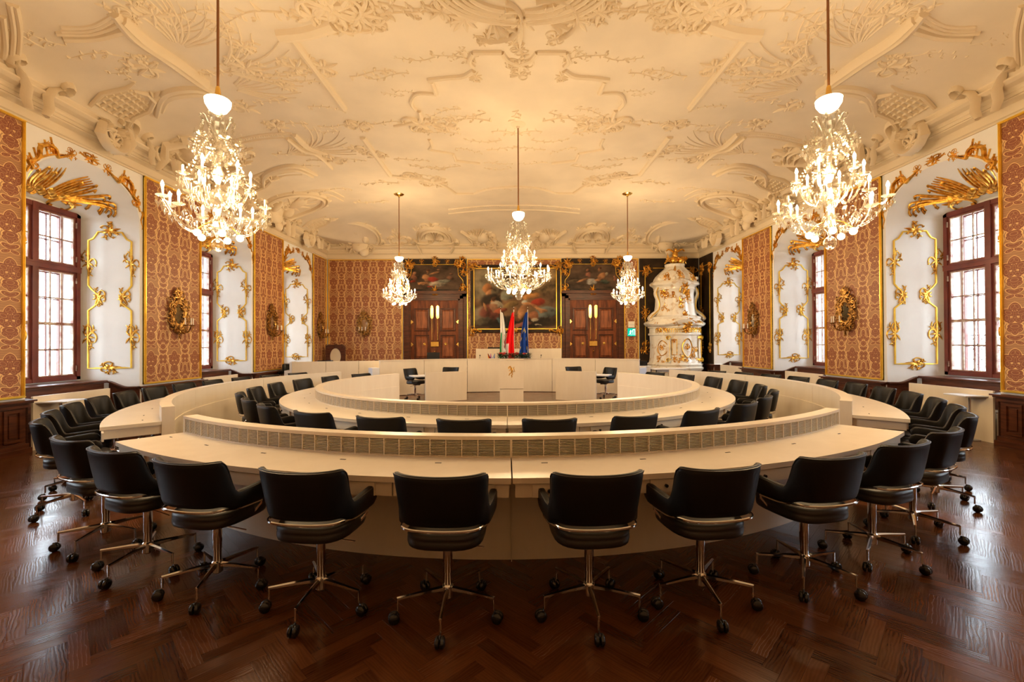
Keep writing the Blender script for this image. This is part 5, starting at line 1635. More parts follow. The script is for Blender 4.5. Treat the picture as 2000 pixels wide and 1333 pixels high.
def chandelier(label, x, y, zb, S, nl, nm, npt, rings, pw_=1.0):
    root = thing('chandelier', label, 'chandelier', (x, y, zb), 0, 'crystal chandeliers')
    def sc_(v): return v * S
    zbowl = 1.47
    top = ceil_z(x, y) - zb
    MB().tube([(0, 0, sc_(1.66)), (0, 0, top)], .013, 10).build('rod', M['rod'], root)
    MB().lathe([(.001, top - .085), (.03, top - .08), (.04, top - .05), (.13, top - .02), (.15, top)], 24).build('ceiling_rose', M['relief' if S > 1 else 'brass'], root)
    MB().lathe([(.045, sc_(1.575)), (.034, sc_(1.62)), (.024, sc_(1.70)), (.02, sc_(1.73)), (.014, sc_(1.74))], 14).build('sleeve', M['brass'], root)
    MB().lathe([(.05, sc_(1.46)), (.085, sc_(1.485)), (.118, sc_(1.54)), (.125, sc_(1.59)), (.115, sc_(1.60)), (.03, sc_(1.59))], 28).build('opal_bowl', M['bowl'], root)
    # glass stem
    MB().lathe([(.01, sc_(.12)), (.03, sc_(.18)), (.07, sc_(.24)), (.05, sc_(.30)), (.025, sc_(.34)), (.03, sc_(.45)), (.06, sc_(.52)), (.03, sc_(.58)), (.02, sc_(.7)), (.05, sc_(.78)), (.06, sc_(.82)), (.02, sc_(.90)), (.03, sc_(1.0)), (.05, sc_(1.06)), (.02, sc_(1.12)),
                (.03, sc_(1.25)), (.055, sc_(1.30)), (.075, sc_(1.40)), (.06, sc_(1.44)), (.02, sc_(1.46))], 10).build('stem', M['crystal'], root, smooth=False)
    MB().ball((0, 0, .062 * S), .062 * S, 10, 7, 1.15).build('drop_ball', M['crystal'], root, smooth=False)
    RL = .56 if S > 1 else .475
    tiers = [(nl, RL, .45, .22, True), (nm, .30, .74, .50, True)]
    r = random.Random(int(x * 10) + 50)
    for ti, (n, R_, zr, zd, lit) in enumerate(tiers):
        me = arm_meshes(R_ * S, zr * S, zd * S)
        for k in range(n):
            rr = R(360 * (k + .5 * (ti % 2) + .12) / n)
            a = link('arm', me, root, rot=(0, 0, rr))
            tip = (R_ * S, 0, zr * S)
            link('drip_pan', pan_me, a, loc=tip); link('candle', can_me, a, loc=(tip[0], 0, tip[2] + .012))
            if r.random() < .82: link('bulb', flame_me, a, loc=(tip[0], 0, tip[2] + .10))
            link('prisms', pris_me, a, loc=tip)
            if ti == 0 and k % 2:
                link('drip_pan', pan_me, a, loc=(R_ * S * .74, .035, zr * S - .06))
                link('candle', can_me, a, loc=(R_ * S * .74, .035, zr * S - .05)); link('bulb', flame_me, a, loc=(R_ * S * .74, .035, zr * S + .035))
    # upper unlit tier with glass spires
    up = arm_meshes(.21 * S, 1.12 * S, .96 * S)
    for k in range(6):
        a = link('arm', up, root, rot=(0, 0, R(60 * k + 20)))
        link('drip_pan', pan_me, a, loc=(.21 * S, 0, 1.12 * S)); link('finial', fin_me, a, loc=(.21 * S, 0, 1.13 * S)); link('prisms', pris_me, a, loc=(.21 * S, 0, 1.12 * S))
    # crown of curled glass leaves
    cr = MB()
    for k in range(8):
        a = R(45 * k); c, s_ = math.cos(a), math.sin(a)
        pts = [(r_ * c * S, r_ * s_ * S, z * S) for r_, z in ((.03, 1.20), (.07, 1.27), (.10, 1.34), (.125, 1.40), (.155, 1.39), (.150, 1.35), (.135, 1.36))]
        cr.tube(smooth_path([Vector(p) for p in pts], 3), lambda t: (.016 - .008 * t, .008), 5)
        cr.octa(pts[4], .018)
    cr.build('crown', M['crystal'], root, smooth=False)
    # lit globes underneath
    gm = MB().ball((0, 0, 0), .036 * S ** .5, 12, 8).mesh('globe_bulb', M['globe'])
    for k in range(npt):
        a = R(360 * k / npt + 25); link('globe_bulb', gm, root, loc=(.20 * S * math.cos(a), .20 * S * math.sin(a), .15 * S))
        MB().tube([(.02, 0, .3 * S), (.12 * S, 0, .26 * S), (.20 * S, 0, .185 * S)], .007, 5).build('globe_arm', M['brass'], root).rotation_euler = (0, 0, a)
    # strings of beads and drops
    ch = MB()
    def string(p, q, sag, n, r_=.0095):
        p, q = Vector(p), Vector(q)
        for i in range(n + 1):
            t = i / n; c = p.lerp(q, t); c.z -= sag * 4 * t * (1 - t); ch.octa(c, r_ * (1.4 if i % 3 == 0 else 1))
    def pc(r_, a, z): return (r_ * S * math.cos(R(a)), r_ * S * math.sin(R(a)), z * S)
    for k in range(nl):
        a = 360 * (k + .12) / nl
        string(pc(RL, a, .45), pc(RL, a + 360 / nl, .45), .09, 13); string(pc(.15, a, .98), pc(.40, a, .50), -.06, 14, .008)
        string(pc(.28, a, .33), pc(.28, a + 360 / nl, .33), .06, 8)
        ch.octa(pc(.36, a + 180 / nl, .32), .02, .03, .06); ch.octa(pc(.45, a, .33), .014, .02, .05)
    for k in range(nm):
        a = 360 * (k + .62) / nm
        string(pc(.30, a, .74), pc(.30, a + 360 / nm, .74), .07, 10); string(pc(.13, a, 1.34), pc(.22, a, 1.0), -.03, 12); string(pc(.07, a + 30, 1.20), pc(.27, a + 30, .76), -.05, 14)
        ch.octa(pc(.13, a, 1.30), .014, .02, .045)
    for k in range(rings):
        a = r.uniform(0, 360); rr = r.uniform(.05, .30); z = r.uniform(.28, 1.25)
        rr = min(rr, .34 - .22 * (z - .3)); ch.octa(pc(rr, a, z), r.uniform(.009, .02), .02, r.uniform(.02, .05))
    for k in range(14):
        a = k * 360 / 14; ch.octa(pc(.12, a, .20), .015, .02, .045); ch.octa(pc(.20, a + 9, .27), .013, .02, .04)
    o = ch.build('crystal_chains', M['crystal'], root, smooth=False); o['kind'] = 'stuff'
    # its light
    if S > 1: pw_ *= .85
    def pt(nm_, z, w, rad, color=WARM, x=0, y=0):
        l = bpy.data.lights.new(nm_, 'POINT'); l.energy = w * LAMP * pw_; l.color = color; l.shadow_soft_size = rad
        o = bpy.data.objects.new(nm_, l); o.location = (x, y, z * S); o.parent = root; col.objects.link(o)
    for k in range(5):
        a = R(72 * k + 20); pt('lamp_glow', .60, 30 * S, .07, x=.43 * S * math.cos(a), y=.43 * S * math.sin(a))
    for k in range(3):
        a = R(120 * k); pt('upper_glow', .88, 15 * S, .06, x=.24 * S * math.cos(a), y=.24 * S * math.sin(a))
    pt('bowl_glow', 1.64, 9 * S, .10)
chandelier('large crystal chandelier hanging near the first left window', XC - 3.24, 4.75, 2.55, 1.0, 8, 6, 5, 45)
chandelier('large crystal chandelier hanging near the first right window', XC + 3.24, 4.75, 2.55, 1.0, 8, 6, 5, 45)
chandelier('many-armed crystal chandelier hanging in the middle, before the large painting', XC + .02, 9.0, 2.44, 1.09, 14, 8, 8, 90)
chandelier('distant crystal chandelier hanging before the left double door', XC - 3.40, 13.2, 2.60, .95, 8, 6, 5, 40, 1.25)
chandelier('distant crystal chandelier hanging beside the exit sign and right double door', XC + 3.32, 13.2, 2.60, .95, 8, 6, 5, 40, 1.25)

# ------------------------------------------------------------------ gilt mirror sconces
def sconce(P, N, label):
    P = Vector(P); N = Vector(N); rz = math.atan2(N.y, N.x) + PI / 2     # local -y points into the room
    t = thing('mirror_sconce', label, 'wall sconce', P, rz, 'gilt mirror sconces')
    n = 32; mb = MB(); vs = []
    rr = random.Random(4); wob = [1 + .10 * math.sin(5 * 2 * PI * k / n) + .06 * math.sin(9 * 2 * PI * k / n + 1) for k in range(n)]
    for k in range(n):
        a = 2 * PI * k / n; c, s_ = math.cos(a), math.sin(a)
        for (qx, qz, y) in ((.13, .20, -.03), (.15, .22, -.065), (.18 * wob[k], .27 * wob[k], -.07), (.205 * wob[k], .31 * wob[k], -.03), (.20 * wob[k], .30 * wob[k], .0)):
            vs.append((c * qx, y, s_ * qz))
    mb.add(vs, [(5 * k + j, 5 * ((k + 1) % n) + j, 5 * ((k + 1) % n) + j + 1, 5 * k + j + 1) for k in range(n) for j in range(4)])
    mb.build('frame', M['oldgold'], t)
    g = MB(); Nn = Vector((0, -1, 0)); T = Vector((1, 0, 0))
    for (x, z, sd, s_) in ((0, .34, 1, .75), (-.17, .22, 2, .6), (.17, .22, 3, .6), (-.2, -.1, 4, .55), (.2, -.1, 5, .55), (0, -.34, 6, .7), (.13, -.28, 7, .5), (-.13, -.28, 8, .5), (0, .46, 9, .45), (-.21, .06, 10, .5), (.21, .06, 11, .5)):
        put_glyph(g, g_cluster(sd + 60, 1.0), Vector((x, -.05, z)), Nn, T, s_, None, 3)
    g.build('carved_leaves', M['oldgold'], t)
    MB().lathe([(.001, 0), (.14, 0), (.14, .01), (.001, .01)], 24, (0, 0, 0), 1, 1.5).build('mirror_glass', M['mirror'], t).matrix_local = Matrix.Translation((0, -.028, 0)) @ Matrix.Rotation(R(90), 4, 'X')
    ar = MB(); ar.tube(smooth_path([Vector(p) for p in ((0, -.05, -.30), (0, -.14, -.40), (0, -.25, -.36), (0, -.30, -.25))], 5), .014, 7)
    for e in (-1, 1): ar.tube(smooth_path([Vector(p) for p in ((0, -.20, -.39), (e * .08, -.24, -.38), (e * .12, -.26, -.30), (e * .12, -.26, -.25))], 4), .010, 6)
    ar.build('candle_arm', M['oldgold'], t)
    for (x, y) in ((0, -.30), (-.12, -.26), (.12, -.26)):
        MB().lathe([(.01, -.255), (.05, -.235), (.052, -.228), (.012, -.232)], 12, (x, y, 0)).build('drip_pan', M['oldgold'], t)
        MB().lathe([(.013, -.232), (.013, -.09), (.004, -.08)], 10, (x, y, 0)).build('candle', M['candle'], t)
for (y, lb) in ((9.62, 'between the first and second left windows'), (13.4, 'between the second and third left windows'), (16.85, 'in the far left corner')):
    sconce((XL + .022, y, 2.22), (1, 0, 0), 'gilt mirror sconce with candles ' + lb)
for (y, lb) in ((9.80, 'between the first and second right windows'), (13.55, 'between the second and third right windows')):
    sconce((XR - .022, y, 2.22), (-1, 0, 0), 'gilt mirror sconce with candles ' + lb)
sconce((-5.62, YF - .022, 2.32), (0, -1, 0), 'gilt oval mirror sconce on the far wall left of the left double door')

# ================================================================== FAR WALL
def canvas_mesh(w, h, fn, nx=150, ny=90):
    V = []; C = []
    for j in range(ny + 1):
        for i in range(nx + 1):
            u, v = i / nx, j / ny; V.append((u * w, 0, v * h)); C.append(fn(u, v))
    me = bpy.data.meshes.new('canvas'); me.from_pydata(V, [], [(j * (nx + 1) + i, j * (nx + 1) + i + 1, (j + 1) * (nx + 1) + i + 1, (j + 1) * (nx + 1) + i) for j in range(ny) for i in range(nx)])
    at = me.color_attributes.new('Col', 'FLOAT_COLOR', 'POINT'); at.data.foreach_set('color', [c for q in C for c in (*q, 1)])
    me.materials.append(M['canvas']); return me
def painter(seed, base, blobs, warm=.5):
    r = random.Random(seed)
    from mathutils import noise
    def fn(u, v):
        n = noise.fractal(Vector((u * 4 + seed, v * 3, 1.3)), .9, 2.1, 5) * .5 + .5
        n2 = noise.fractal(Vector((u * 9 + seed, v * 7, 5.3)), .8, 2.1, 4)
        c = [b * (.2 + 1.5 * n + .25 * n2) for b in base]
        for (x, y, rx, ry, a, k) in blobs:
            du, dv = u - x + .022 * n2 + .03 * (n - .5), v - y + .03 * n2; ca, sa = math.cos(a), math.sin(a)
            p, q = (du * ca + dv * sa) / rx, (-du * sa + dv * ca) / ry; d = p * p + q * q
            if d < 2.2:
                w = 1 / (1 + math.exp((d - .9) * 8)); sh = .35 + .55 * (-p * .5 + q * .6 + .6) + .45 * n2
                for i in range(3): c[i] = c[i] * (1 - w) + k[i] * max(.15, sh) * w
        return tuple(max(0, min(1, x)) for x in c)
    return fn
flesh = (.40, .19, .08); redc = (.30, .035, .015); blu = (.06, .10, .10); brn = (.14, .06, .025); wht = (.38, .32, .22); drk = (.03, .02, .012); sky_ = (.26, .21, .13); yel = (.27, .17, .06)
big = [(.15, .75, .35, .25, .3, sky_), (.85, .8, .25, .22, 0, (.30, .20, .09)), (.5, .12, .6, .12, 0, drk), (.12, .25, .2, .14, .5, (.2, .16, .11)), (.88, .28, .15, .1, 0, (.14, .16, .14)),
       (.17, .68, .05, .07, .3, (.40, .17, .06)), (.20, .60, .03, .045, 0, flesh), (.22, .45, .13, .15, .2, drk), (.21, .28, .14, .14, .1, (.17, .05, .03)), (.235, .47, .022, .035, .2, flesh), (.245, .50, .035, .03, .5, (.08, .035, .015)),
       (.29, .40, .09, .05, -.5, wht), (.25, .36, .06, .08, .3, (.30, .15, .08)), (.14, .36, .015, .09, .15, flesh), (.33, .31, .07, .04, .1, (.36, .09, .04)), (.34, .12, .05, .10, .5, blu), (.45, .40, .1, .05, .5, yel),
       (.40, .55, .08, .08, .4, (.24, .25, .18)), (.46, .62, .05, .08, 1.0, yel), (.60, .33, .09, .055, 1.1, flesh), (.57, .22, .035, .075, -.4, flesh), (.63, .45, .035, .05, 0, (.36, .36, .28)), (.69, .40, .11, .035, -.55, flesh), (.80, .32, .09, .03, -.5, flesh),
       (.78, .45, .09, .06, .3, redc), (.70, .55, .10, .05, .2, (.44, .20, .06)), (.72, .22, .07, .06, .4, (.40, .16, .07)), (.74, .16, .05, .03, .4, wht), (.52, .18, .06, .05, .2, brn), (.60, .09, .1, .035, .2, (.22, .08, .05)), (.5, .3, .03, .06, .2, flesh),
       (.78, .07, .05, .012, -.2, wht), (.36, .20, .04, .08, .4, drk), (.10, .14, .12, .05, .2, (.10, .08, .05))]
t = thing('painting', 'large dark baroque painting in a gilt-cornered frame between the two double doors', 'painting', (-1.50, YF - .03, 2.0))
pw, ph = 3.46, 2.62
link('canvas', canvas_mesh(pw - .24, ph - .24, painter(2, (.15, .085, .04), big), 170, 120), t, loc=(.12, -.05, .12))
MB().box(.05, pw - .05, -.045, .0, .05, ph - .05).build('stretcher', M['darkpaint'], t, smooth=False)
fb = MB()
for (a, b, c, d) in ((0, .12, 0, ph), (pw - .12, pw, 0, ph), (.12, pw - .12, 0, .12), (.12, pw - .12, ph - .12, ph)): fb.bevbox(a, b, -.10, 0, c, d, .015)
fb.build('frame', M['darkpaint'], t, smooth=False)
fi = MB()
for (a, b, c, d) in ((.12, .15, .12, ph - .12), (pw - .15, pw - .12, .12, ph - .12), (.15, pw - .15, .12, .15), (.15, pw - .15, ph - .15, ph - .12)): fi.box(a, b, -.085, -.04, c, d)
fi.build('gilt_slip', M['goldbar'], t, smooth=False)
Nn, Tx = Vector((0, -1, 0)), Vector((1, 0, 0))
for (x, z, sd) in ((.06, .06, 1), (pw - .06, .06, 2), (.06, ph - .06, 3), (pw - .06, ph - .06, 4), (pw / 2, .06, 5)):
    g = MB(); put_glyph(g, g_cluster(sd + 20), Vector((x, -.10, z)), Nn, Tx, .8 if sd < 5 else .6)
    put_glyph(g, g_scroll(.35, 1, .035, .04), Vector((x, -.10, z)), Nn, Tx * (1 if x < pw / 2 else -1), 1.0); g.build('gilt_ornament', M['gold'], t)

def door_unit(n, x0, x1, lab_paint, blobs, seed):
    W = x1 - x0; xc = (x0 + x1) / 2
    root = thing('door_%d' % n, None, None, (x0, YF, 0), 0, None, 'structure')
    fr = MB(); zt = 3.55
    for (o, w, d) in ((.0, .16, .10), (.12, .12, .17), (.22, .08, .12)):
        fr.box(o, o + w, -d, 0, 0, zt - o); fr.box(W - o - w, W - o, -d, 0, 0, zt - o); fr.box(o, W - o, -d, 0, zt - o - w, zt - o)
    fr.box(-.02, W + .02, -.22, 0, zt - .05, zt + .02); fr.box(.02, W - .02, -.18, 0, zt + .02, zt + .06)
    fr.box(.0, .26, -.20, 0, 0, .3); fr.box(W - .26, W, -.20, 0, 0, .3)
    fr.build('door_frame', M['wood'], root, smooth=False)
    a, b = .30, W - .30; m = W / 2; top = zt - .30
    for k, (u0, u1) in enumerate(((a, m - .005), (m + .005, b))):
        lf = MB().box(u0, u1, -.06, 0, .0, top).build('door_leaf', M['door'], root, smooth=False)
        w = u1 - u0; sh = -.035 if k == 0 else .035
        for (z0, z1) in ((.15, .80), (.98, 1.92), (2.06, 2.95)):
            pb = MB(); p0, p1 = u0 + .15 + (-.03 if k == 0 else .06), u1 - .15 + (-.06 if k == 0 else .03)
            for (i, d, w_) in ((0, .092, .03), (.03, .080, .02)):
                for (a1_, b1_, c1_, d1_) in ((p0 + i, p0 + i + w_, z0 + i, z1 - i), (p1 - i - w_, p1 - i, z0 + i, z1 - i), (p0 + i, p1 - i, z0 + i, z0 + i + w_), (p0 + i, p1 - i, z1 - i - w_, z1 - i)):
                    pb.bevbox(a1_, b1_, -d, -.05, c1_, d1_, .008)
            MB().bevbox(p0 + .09, p1 - .09, -.094, -.05, z0 + .09, z1 - .09, .03).build('raised_field', M['doorlit'], lf, smooth=False)
            pb.build('door_panel', M['wood'], lf, smooth=False)  # darker wood paints the recess shade round each field
        hx = (m - .11) if k == 0 else (m + .11)
        hb = MB()
        hb.lathe([(.001, 0), (.055, 0), (.05, .02), (.001, .025)], 14, (0, 0, 0)); o = None
        hb = MB().bevbox(hx - .055, hx + .055, -.095, -.06, 2.62, 2.98, .012)
        vs = []; 
        for q in (0, 1):
            for k2 in range(13): vs.append((hx + .055 * math.cos(PI * k2 / 12), -.095 + q * .035, 2.98 + .075 * math.sin(PI * k2 / 12)))
        hb.add(vs, [tuple(range(13))] + [(k2, k2 + 1, k2 + 14, k2 + 13) for k2 in range(12)])
        vs = [(x, y, 2.62 - (2.98 - z)) if False else (x, y, 5.60 - z) for (x, y, z) in vs]
        hb.add(vs, [tuple(range(12, -1, -1))] + [(k2, k2 + 1, k2 + 14, k2 + 13) for k2 in range(12)])
        hb.build('latch_plate', M['brass'], lf, smooth=False)
        rb = MB(); rb.tube([(hx, -.10, 1.72), (hx, -.10, 2.6)], .011, 8)
        for z in [1.75 + .11 * q for q in range(8)]: rb.ball((hx, -.10, z), .02, 8, 5)
        rb.build('bolt_rod', M['brass'], lf)
        for z in (1.55, 2.42):
            hb = MB(); ex = (u0 - .02) if k == 0 else (u1 + .02); e = 1 if k == 0 else -1
            hb.add([(ex, -.085, z - .09), (ex + e * .04, -.085, z - .07), (ex + e * .11, -.085, z), (ex + e * .04, -.085, z + .07), (ex, -.085, z + .09),
                    (ex, -.06, z - .09), (ex + e * .04, -.06, z - .07), (ex + e * .11, -.06, z), (ex + e * .04, -.06, z + .07), (ex, -.06, z + .09)],
                   [(0, 1, 2, 3, 4), (0, 5, 6, 1), (1, 6, 7, 2), (2, 7, 8, 3), (3, 8, 9, 4)])
            hb.tube([(ex, -.09, z - .12), (ex, -.09, z + .12)], .014, 8); hb.build('hinge', M['brass'], lf, smooth=False)
        rs = MB(); put_glyph(rs, g_leaves(8, .085, 315, 0, .026, .02), Vector((hx + (-.30 if k == 0 else .30), -.10, 1.56)), Nn, Tx)
        rs.ball((hx + (-.30 if k == 0 else .30), -.11, 1.56), .025, 8, 5); rs.build('rosette', M['brass'], lf)
    MB().bevbox(m - .15, m + .15, -.115, -.055, 1.46, 1.66, .012).ball((m, -.12, 1.27), .03, 8, 6).build('lock_case', M['brass'], root, smooth=False)
    # painting above the door
    t = thing('overdoor_painting', lab_paint, 'painting', (x0, YF, 3.62))
    H = 4.86 - 3.62
    MB().box(0, W, -.05, 0, 0, H).build('back_board', M['darkpaint'], t, smooth=False)
    fn = painter(seed, (.07, .042, .025), blobs)
    me = canvas_mesh(W - .28, H - .22, fn, 120, 70); link('canvas', me, t, loc=(.14, -.056, .07))
    fm = MB()
    for e, X in ((1, 0), (-1, W)):
        prof = [(.15, .0), (.13, .2), (.12, .38), (.20, .50), (.29, .62), (.31, .78), (.33, .92), (.42, 1.02)]
        ps = smooth_path([Vector(p) for p in prof], 4); vs = []
        for p in ps: vs += [(X, -.085, p.y), (X + e * p.x, -.085, p.y), (X + e * p.x, -.05, p.y)]
        fm.add(vs, [f for i in range(len(ps) - 1) for f in ((3 * i, 3 * i + 1, 3 * i + 4, 3 * i + 3), (3 * i + 1, 3 * i + 2, 3 * i + 5, 3 * i + 4))])
    fm.box(0, W, -.085, -.05, H - .23, H); fm.box(0, W, -.085, -.05, 0, .07)
    fm.build('frame', M['darkpaint'], t, smooth=False)
    gs = MB()
    for e, X in ((1, 0), (-1, W)):
        ps = smooth_path([Vector((X + e * a, -.088, b)) for a, b in prof], 4); gs.tube(ps, .012, 6)
    gs.tube([(.42, -.088, 1.02), (W - .42, -.088, 1.02)], .012, 6); gs.build('gilt_fillet', M['goldbar'], t)
    for (x, z, s_, sd) in ((.20, H - .14, 1.0, 1), (W - .20, H - .14, 1.0, 2), (.12, H - .5, .8, 3), (W - .12, H - .5, .8, 4), (.13, .10, .75, 5), (W - .13, .10, .75, 6), (W / 2, H - .10, .85, 7), (W / 2, .03, .9, 8), (W / 2 - .5, H - .10, .4, 9), (W / 2 + .5, H - .10, .4, 10), (.30, H - .22, .7, 11), (W - .30, H - .22, .7, 12)):
        g = MB(); put_glyph(g, g_cluster(sd + 90), Vector((x, -.088, z)), Nn, Tx, s_); g.build('gilt_ornament', M['gold'], t)
lady1 = [(.36, .42, .07, .16, .2, flesh), (.37, .66, .028, .06, 0, flesh), (.38, .72, .035, .05, 0, (.10, .04, .02)), (.50, .62, .09, .03, .5, flesh), (.56, .73, .03, .03, .6, flesh), (.48, .36, .10, .12, .3, redc), (.55, .20, .16, .10, 0, (.4, .33, .24)), (.66, .30, .12, .07, .1, (.22, .22, .17)),
         (.12, .45, .05, .12, .2, (.30, .12, .06)), (.13, .62, .03, .06, 0, (.35, .16, .08)), (.10, .3, .05, .04, 0, redc), (.30, .22, .12, .05, -.3, flesh), (.78, .42, .05, .09, .3, (.2, .09, .05)), (.80, .58, .03, .05, 0, (.16, .07, .04)), (.42, .10, .06, .03, 0, redc)]
lady2 = [(.66, .45, .07, .16, -.2, flesh), (.62, .72, .028, .06, 0, flesh), (.64, .78, .03, .05, 0, (.14, .05, .02)), (.32, .32, .16, .04, .45, flesh), (.42, .52, .05, .10, .2, (.30, .12, .07)), (.40, .70, .025, .05, 0, (.3, .13, .07)), (.48, .26, .10, .12, .2, (.42, .40, .36)), (.72, .25, .10, .09, 0, (.05, .07, .05)), (.60, .34, .07, .03, .2, flesh),
         (.92, .35, .03, .08, 0, (.28, .11, .06)), (.91, .46, .02, .04, 0, (.34, .15, .08)), (.15, .3, .10, .06, .3, (.12, .08, .04)), (.75, .55, .03, .06, 0, (.35, .28, .18))]
door_unit(1, -4.10, -1.67, 'dark painting with reclining figures in gilt rocaille over the left double door', lady1, 5)
door_unit(2, 2.04, 4.44, 'dark painting with seated woman in gilt rocaille over the right double door', lady2, 9)

# gilt strip in the far left corner is the panel frame; exit sign and grey box
t = thing('exit_sign', 'green lit emergency exit sign with running figure on the narrow damask strip', 'exit sign', (4.56, YF - .06, 1.83))
MB().bevbox(0, .32, -.05, 0, 0, .32, .006).build('case', M['grey'], t, smooth=False)
MB().box(.01, .31, -.056, -.05, .01, .31).build('lit_face', M['signgreen'], t, smooth=False)
sgm = MB(); q = -.058
sgm.lathe([(.001, 0), (.020, 0), (.020, .004), (.001, .004)], 10, (0, 0, 0)); sgm.v = [(x + .125, q - z, y + .225) for (x, y, z) in sgm.v]
def bar2(a, b, w):
    a, b = Vector(a), Vector(b); d = (b - a).normalized(); n = Vector((-d.y, d.x)) * w
    sgm.add([(p.x, q - .003, p.y) for p in (a - n, b - n, b + n, a + n)], [(0, 1, 2, 3)])
for a, b, w in (((.125, .20), (.11, .13), .016), ((.11, .13), (.145, .09), .011), ((.145, .09), (.135, .045), .010), ((.11, .13), (.085, .08), .011), ((.085, .08), (.045, .075), .010), ((.12, .19), (.16, .15), .009), ((.12, .19), (.075, .165), .009),
                ((.215, .05), (.215, .26), .012), ((.285, .05), (.285, .26), .012), ((.205, .26), (.297, .26), .012), ((.165, .20), (.20, .20), .010)): bar2(a, b, w)
sgm.build('running_figure', M['signwhite'], t, smooth=False)
t = thing('wall_box', 'pale grey wall box directly above the green exit sign', 'box', (4.60, YF - .06, 2.17))
MB().bevbox(0, .24, -.05, 0, 0, .24, .008).build('cover', M['candle'], t, smooth=False); MB().box(.02, .22, -.056, -.05, .10, .11).build('slot', M['grey'], t, smooth=False)

# black lacquered panelling in the far right corner
def lacquer(label, org, ax, L, z0, z1):
    n = {'x': Vector((0, -1, 0)), 'y': Vector((-1, 0, 0))}[ax]; T = Vector((1, 0, 0)) if ax == 'x' else Vector((0, -1, 0))
    t = thing('lacquer_panel', label, 'wall panel', org, 0, 'black lacquer panels round the stove'); H = z1 - z0
    mb = MB(); vs = []
    for d in (0, .04):
        for (u, v) in ((0, 0), (L, 0), (L, H), (0, H)): vs.append(T * u + n * d + Vector((0, 0, v)))
    mb.add(vs, [(0, 1, 2, 3), (4, 7, 6, 5), (0, 4, 5, 1), (1, 5, 6, 2), (2, 6, 7, 3), (3, 7, 4, 0)]); mb.build('board', M['darkpaint'], t, smooth=False)
    g = MB(); i = .22 if L > 1.5 else .18
    def ln(a, b): g.tube([T * a[0] + n * .045 + Vector((0, 0, a[1])), T * b[0] + n * .045 + Vector((0, 0, b[1]))], .018, 6)
    ln((i, .5), (i, H - .6)); ln((i + .3, H - .38), (L - i, H - .38)); ln((L - i, .5), (L - i, H - .6)); g.build('gilt_bar', M['goldbar'], t)
    for (u, v, s_, sd) in ((i, H - .5, .9, 1), (i, H * .5, .8, 2), (i, .5, .8, 3), (L - i, H - .5, .8, 4), (L - i, .6, .7, 5), (i + .15, H - .42, .7, 6), (i, H * .5 - .25, .6, 7), (i, .75, .6, 8)):
        g = MB(); put_glyph(g, g_cluster(sd + 130), T * u + n * .045 + Vector((0, 0, v)), n, T, s_); g.build('gilt_ornament', M['gold'], t)
lacquer('black lacquered panel with gilt rocaille behind the tiled stove, on the far wall', (5.06, YF - .002, DADO), 'x', XR - 5.12, DADO, 4.86)
lacquer('black lacquered panel with gilt ornament on the side wall right of the tiled stove', (XR - .002, YF - .06, DADO), 'y', YF - .06 - OPN[1][3] - 1.06, DADO, 4.86)

# ------------------------------------------------------------------ tiled stove
SX, SY = 6.21, 16.77
def stove_r(a):
    "plan radius: bowed front, corner pilasters; a = 0 faces the room (-y)"
    c, s_ = abs(math.cos(a)), abs(math.sin(a))
    base = 1 / ((s_ / 1.0) ** 3.2 + (c / (.72 if math.cos(a) > 0 else .56)) ** 3.2) ** (1 / 3.2)
    return base * .955 * (1 + .08 * math.cos(3 * a) * (1 if c > .2 else .4) + .05 * math.exp(-((abs(a) - R(52)) / .14) ** 2) - .04 * math.exp(-((abs(a) - R(30)) / .12) ** 2))
def stove_ring(mb, prof, n=96, m=None):
    vs = []
    for z, k in prof:
        for i in range(n):
            a = -PI + 2 * PI * i / n; kk = k(a) if callable(k) else k; r_ = stove_r(a) * kk
            zz = z(a) if callable(z) else z
            vs.append((math.sin(a) * r_, -math.cos(a) * r_, zz))
    L = len(prof)
    fs = [(i * n + k, i * n + (k + 1) % n, (i + 1) * n + (k + 1) % n, (i + 1) * n + k) for i in range(L - 1) for k in range(n)]
    fs.append(tuple(range(n))[::-1]); fs.append(tuple((L - 1) * n + k for k in range(n)))
    return mb.add(vs, fs)
t = thing('tiled_stove', 'tall white and gold baroque tiled stove crowned by a gilt figure', 'stove', (SX, SY, 0))
wave = lambda z, h: (lambda a: z + h * math.cos(3.2 * a) * math.exp(-(a / 1.1) ** 2))
stove_ring(MB(), [(0, 1.04), (.10, 1.06), (.16, 1.0), (.30, .93), (.52, .95), (.60, 1.04), (.66, 1.06), (.70, .98)]).build('plinth', M['tile'], t)
stove_ring(MB(), [(.70, .98), (.78, 1.02), (.84, .95), (1.0, .92), (1.5, .90), (1.84, .92), (1.86, .97), (1.92, .97), (1.94, .93)]).build('lower_body', M['tile'], t)
stove_ring(MB(), [(1.94, .93), (2.12, .93), (2.13, .98), (wave(2.17, .03), .98), (wave(2.18, .05), 1.02), (wave(2.24, .10), 1.10), (wave(2.29, .12), 1.13), (wave(2.33, .12), 1.10), (wave(2.38, .10), 1.0), (2.44, .95)]).build('middle_cornice', M['tile'], t)
stove_ring(MB(), [(2.36, .92), (2.42, .90), (2.44, .96), (2.52, .97), (2.55, .86), (2.58, .80), (2.70, .76), (2.95, .72), (3.35, .70), (3.50, .72), (3.54, .77), (3.60, .77), (wave(3.66, .04), .80), (wave(3.72, .07), .90), (wave(3.78, .08), .92), (wave(3.84, .06), .86), (3.90, .74)]).build('upper_body', M['tile'], t)
stove_ring(MB(), [(3.84, .80), (3.96, .76), (4.06, .70), (4.20, .56), (4.32, .42), (4.40, .35), (4.44, .37), (4.50, .37), (4.51, .33)]).build('dome', M['tile'], t)
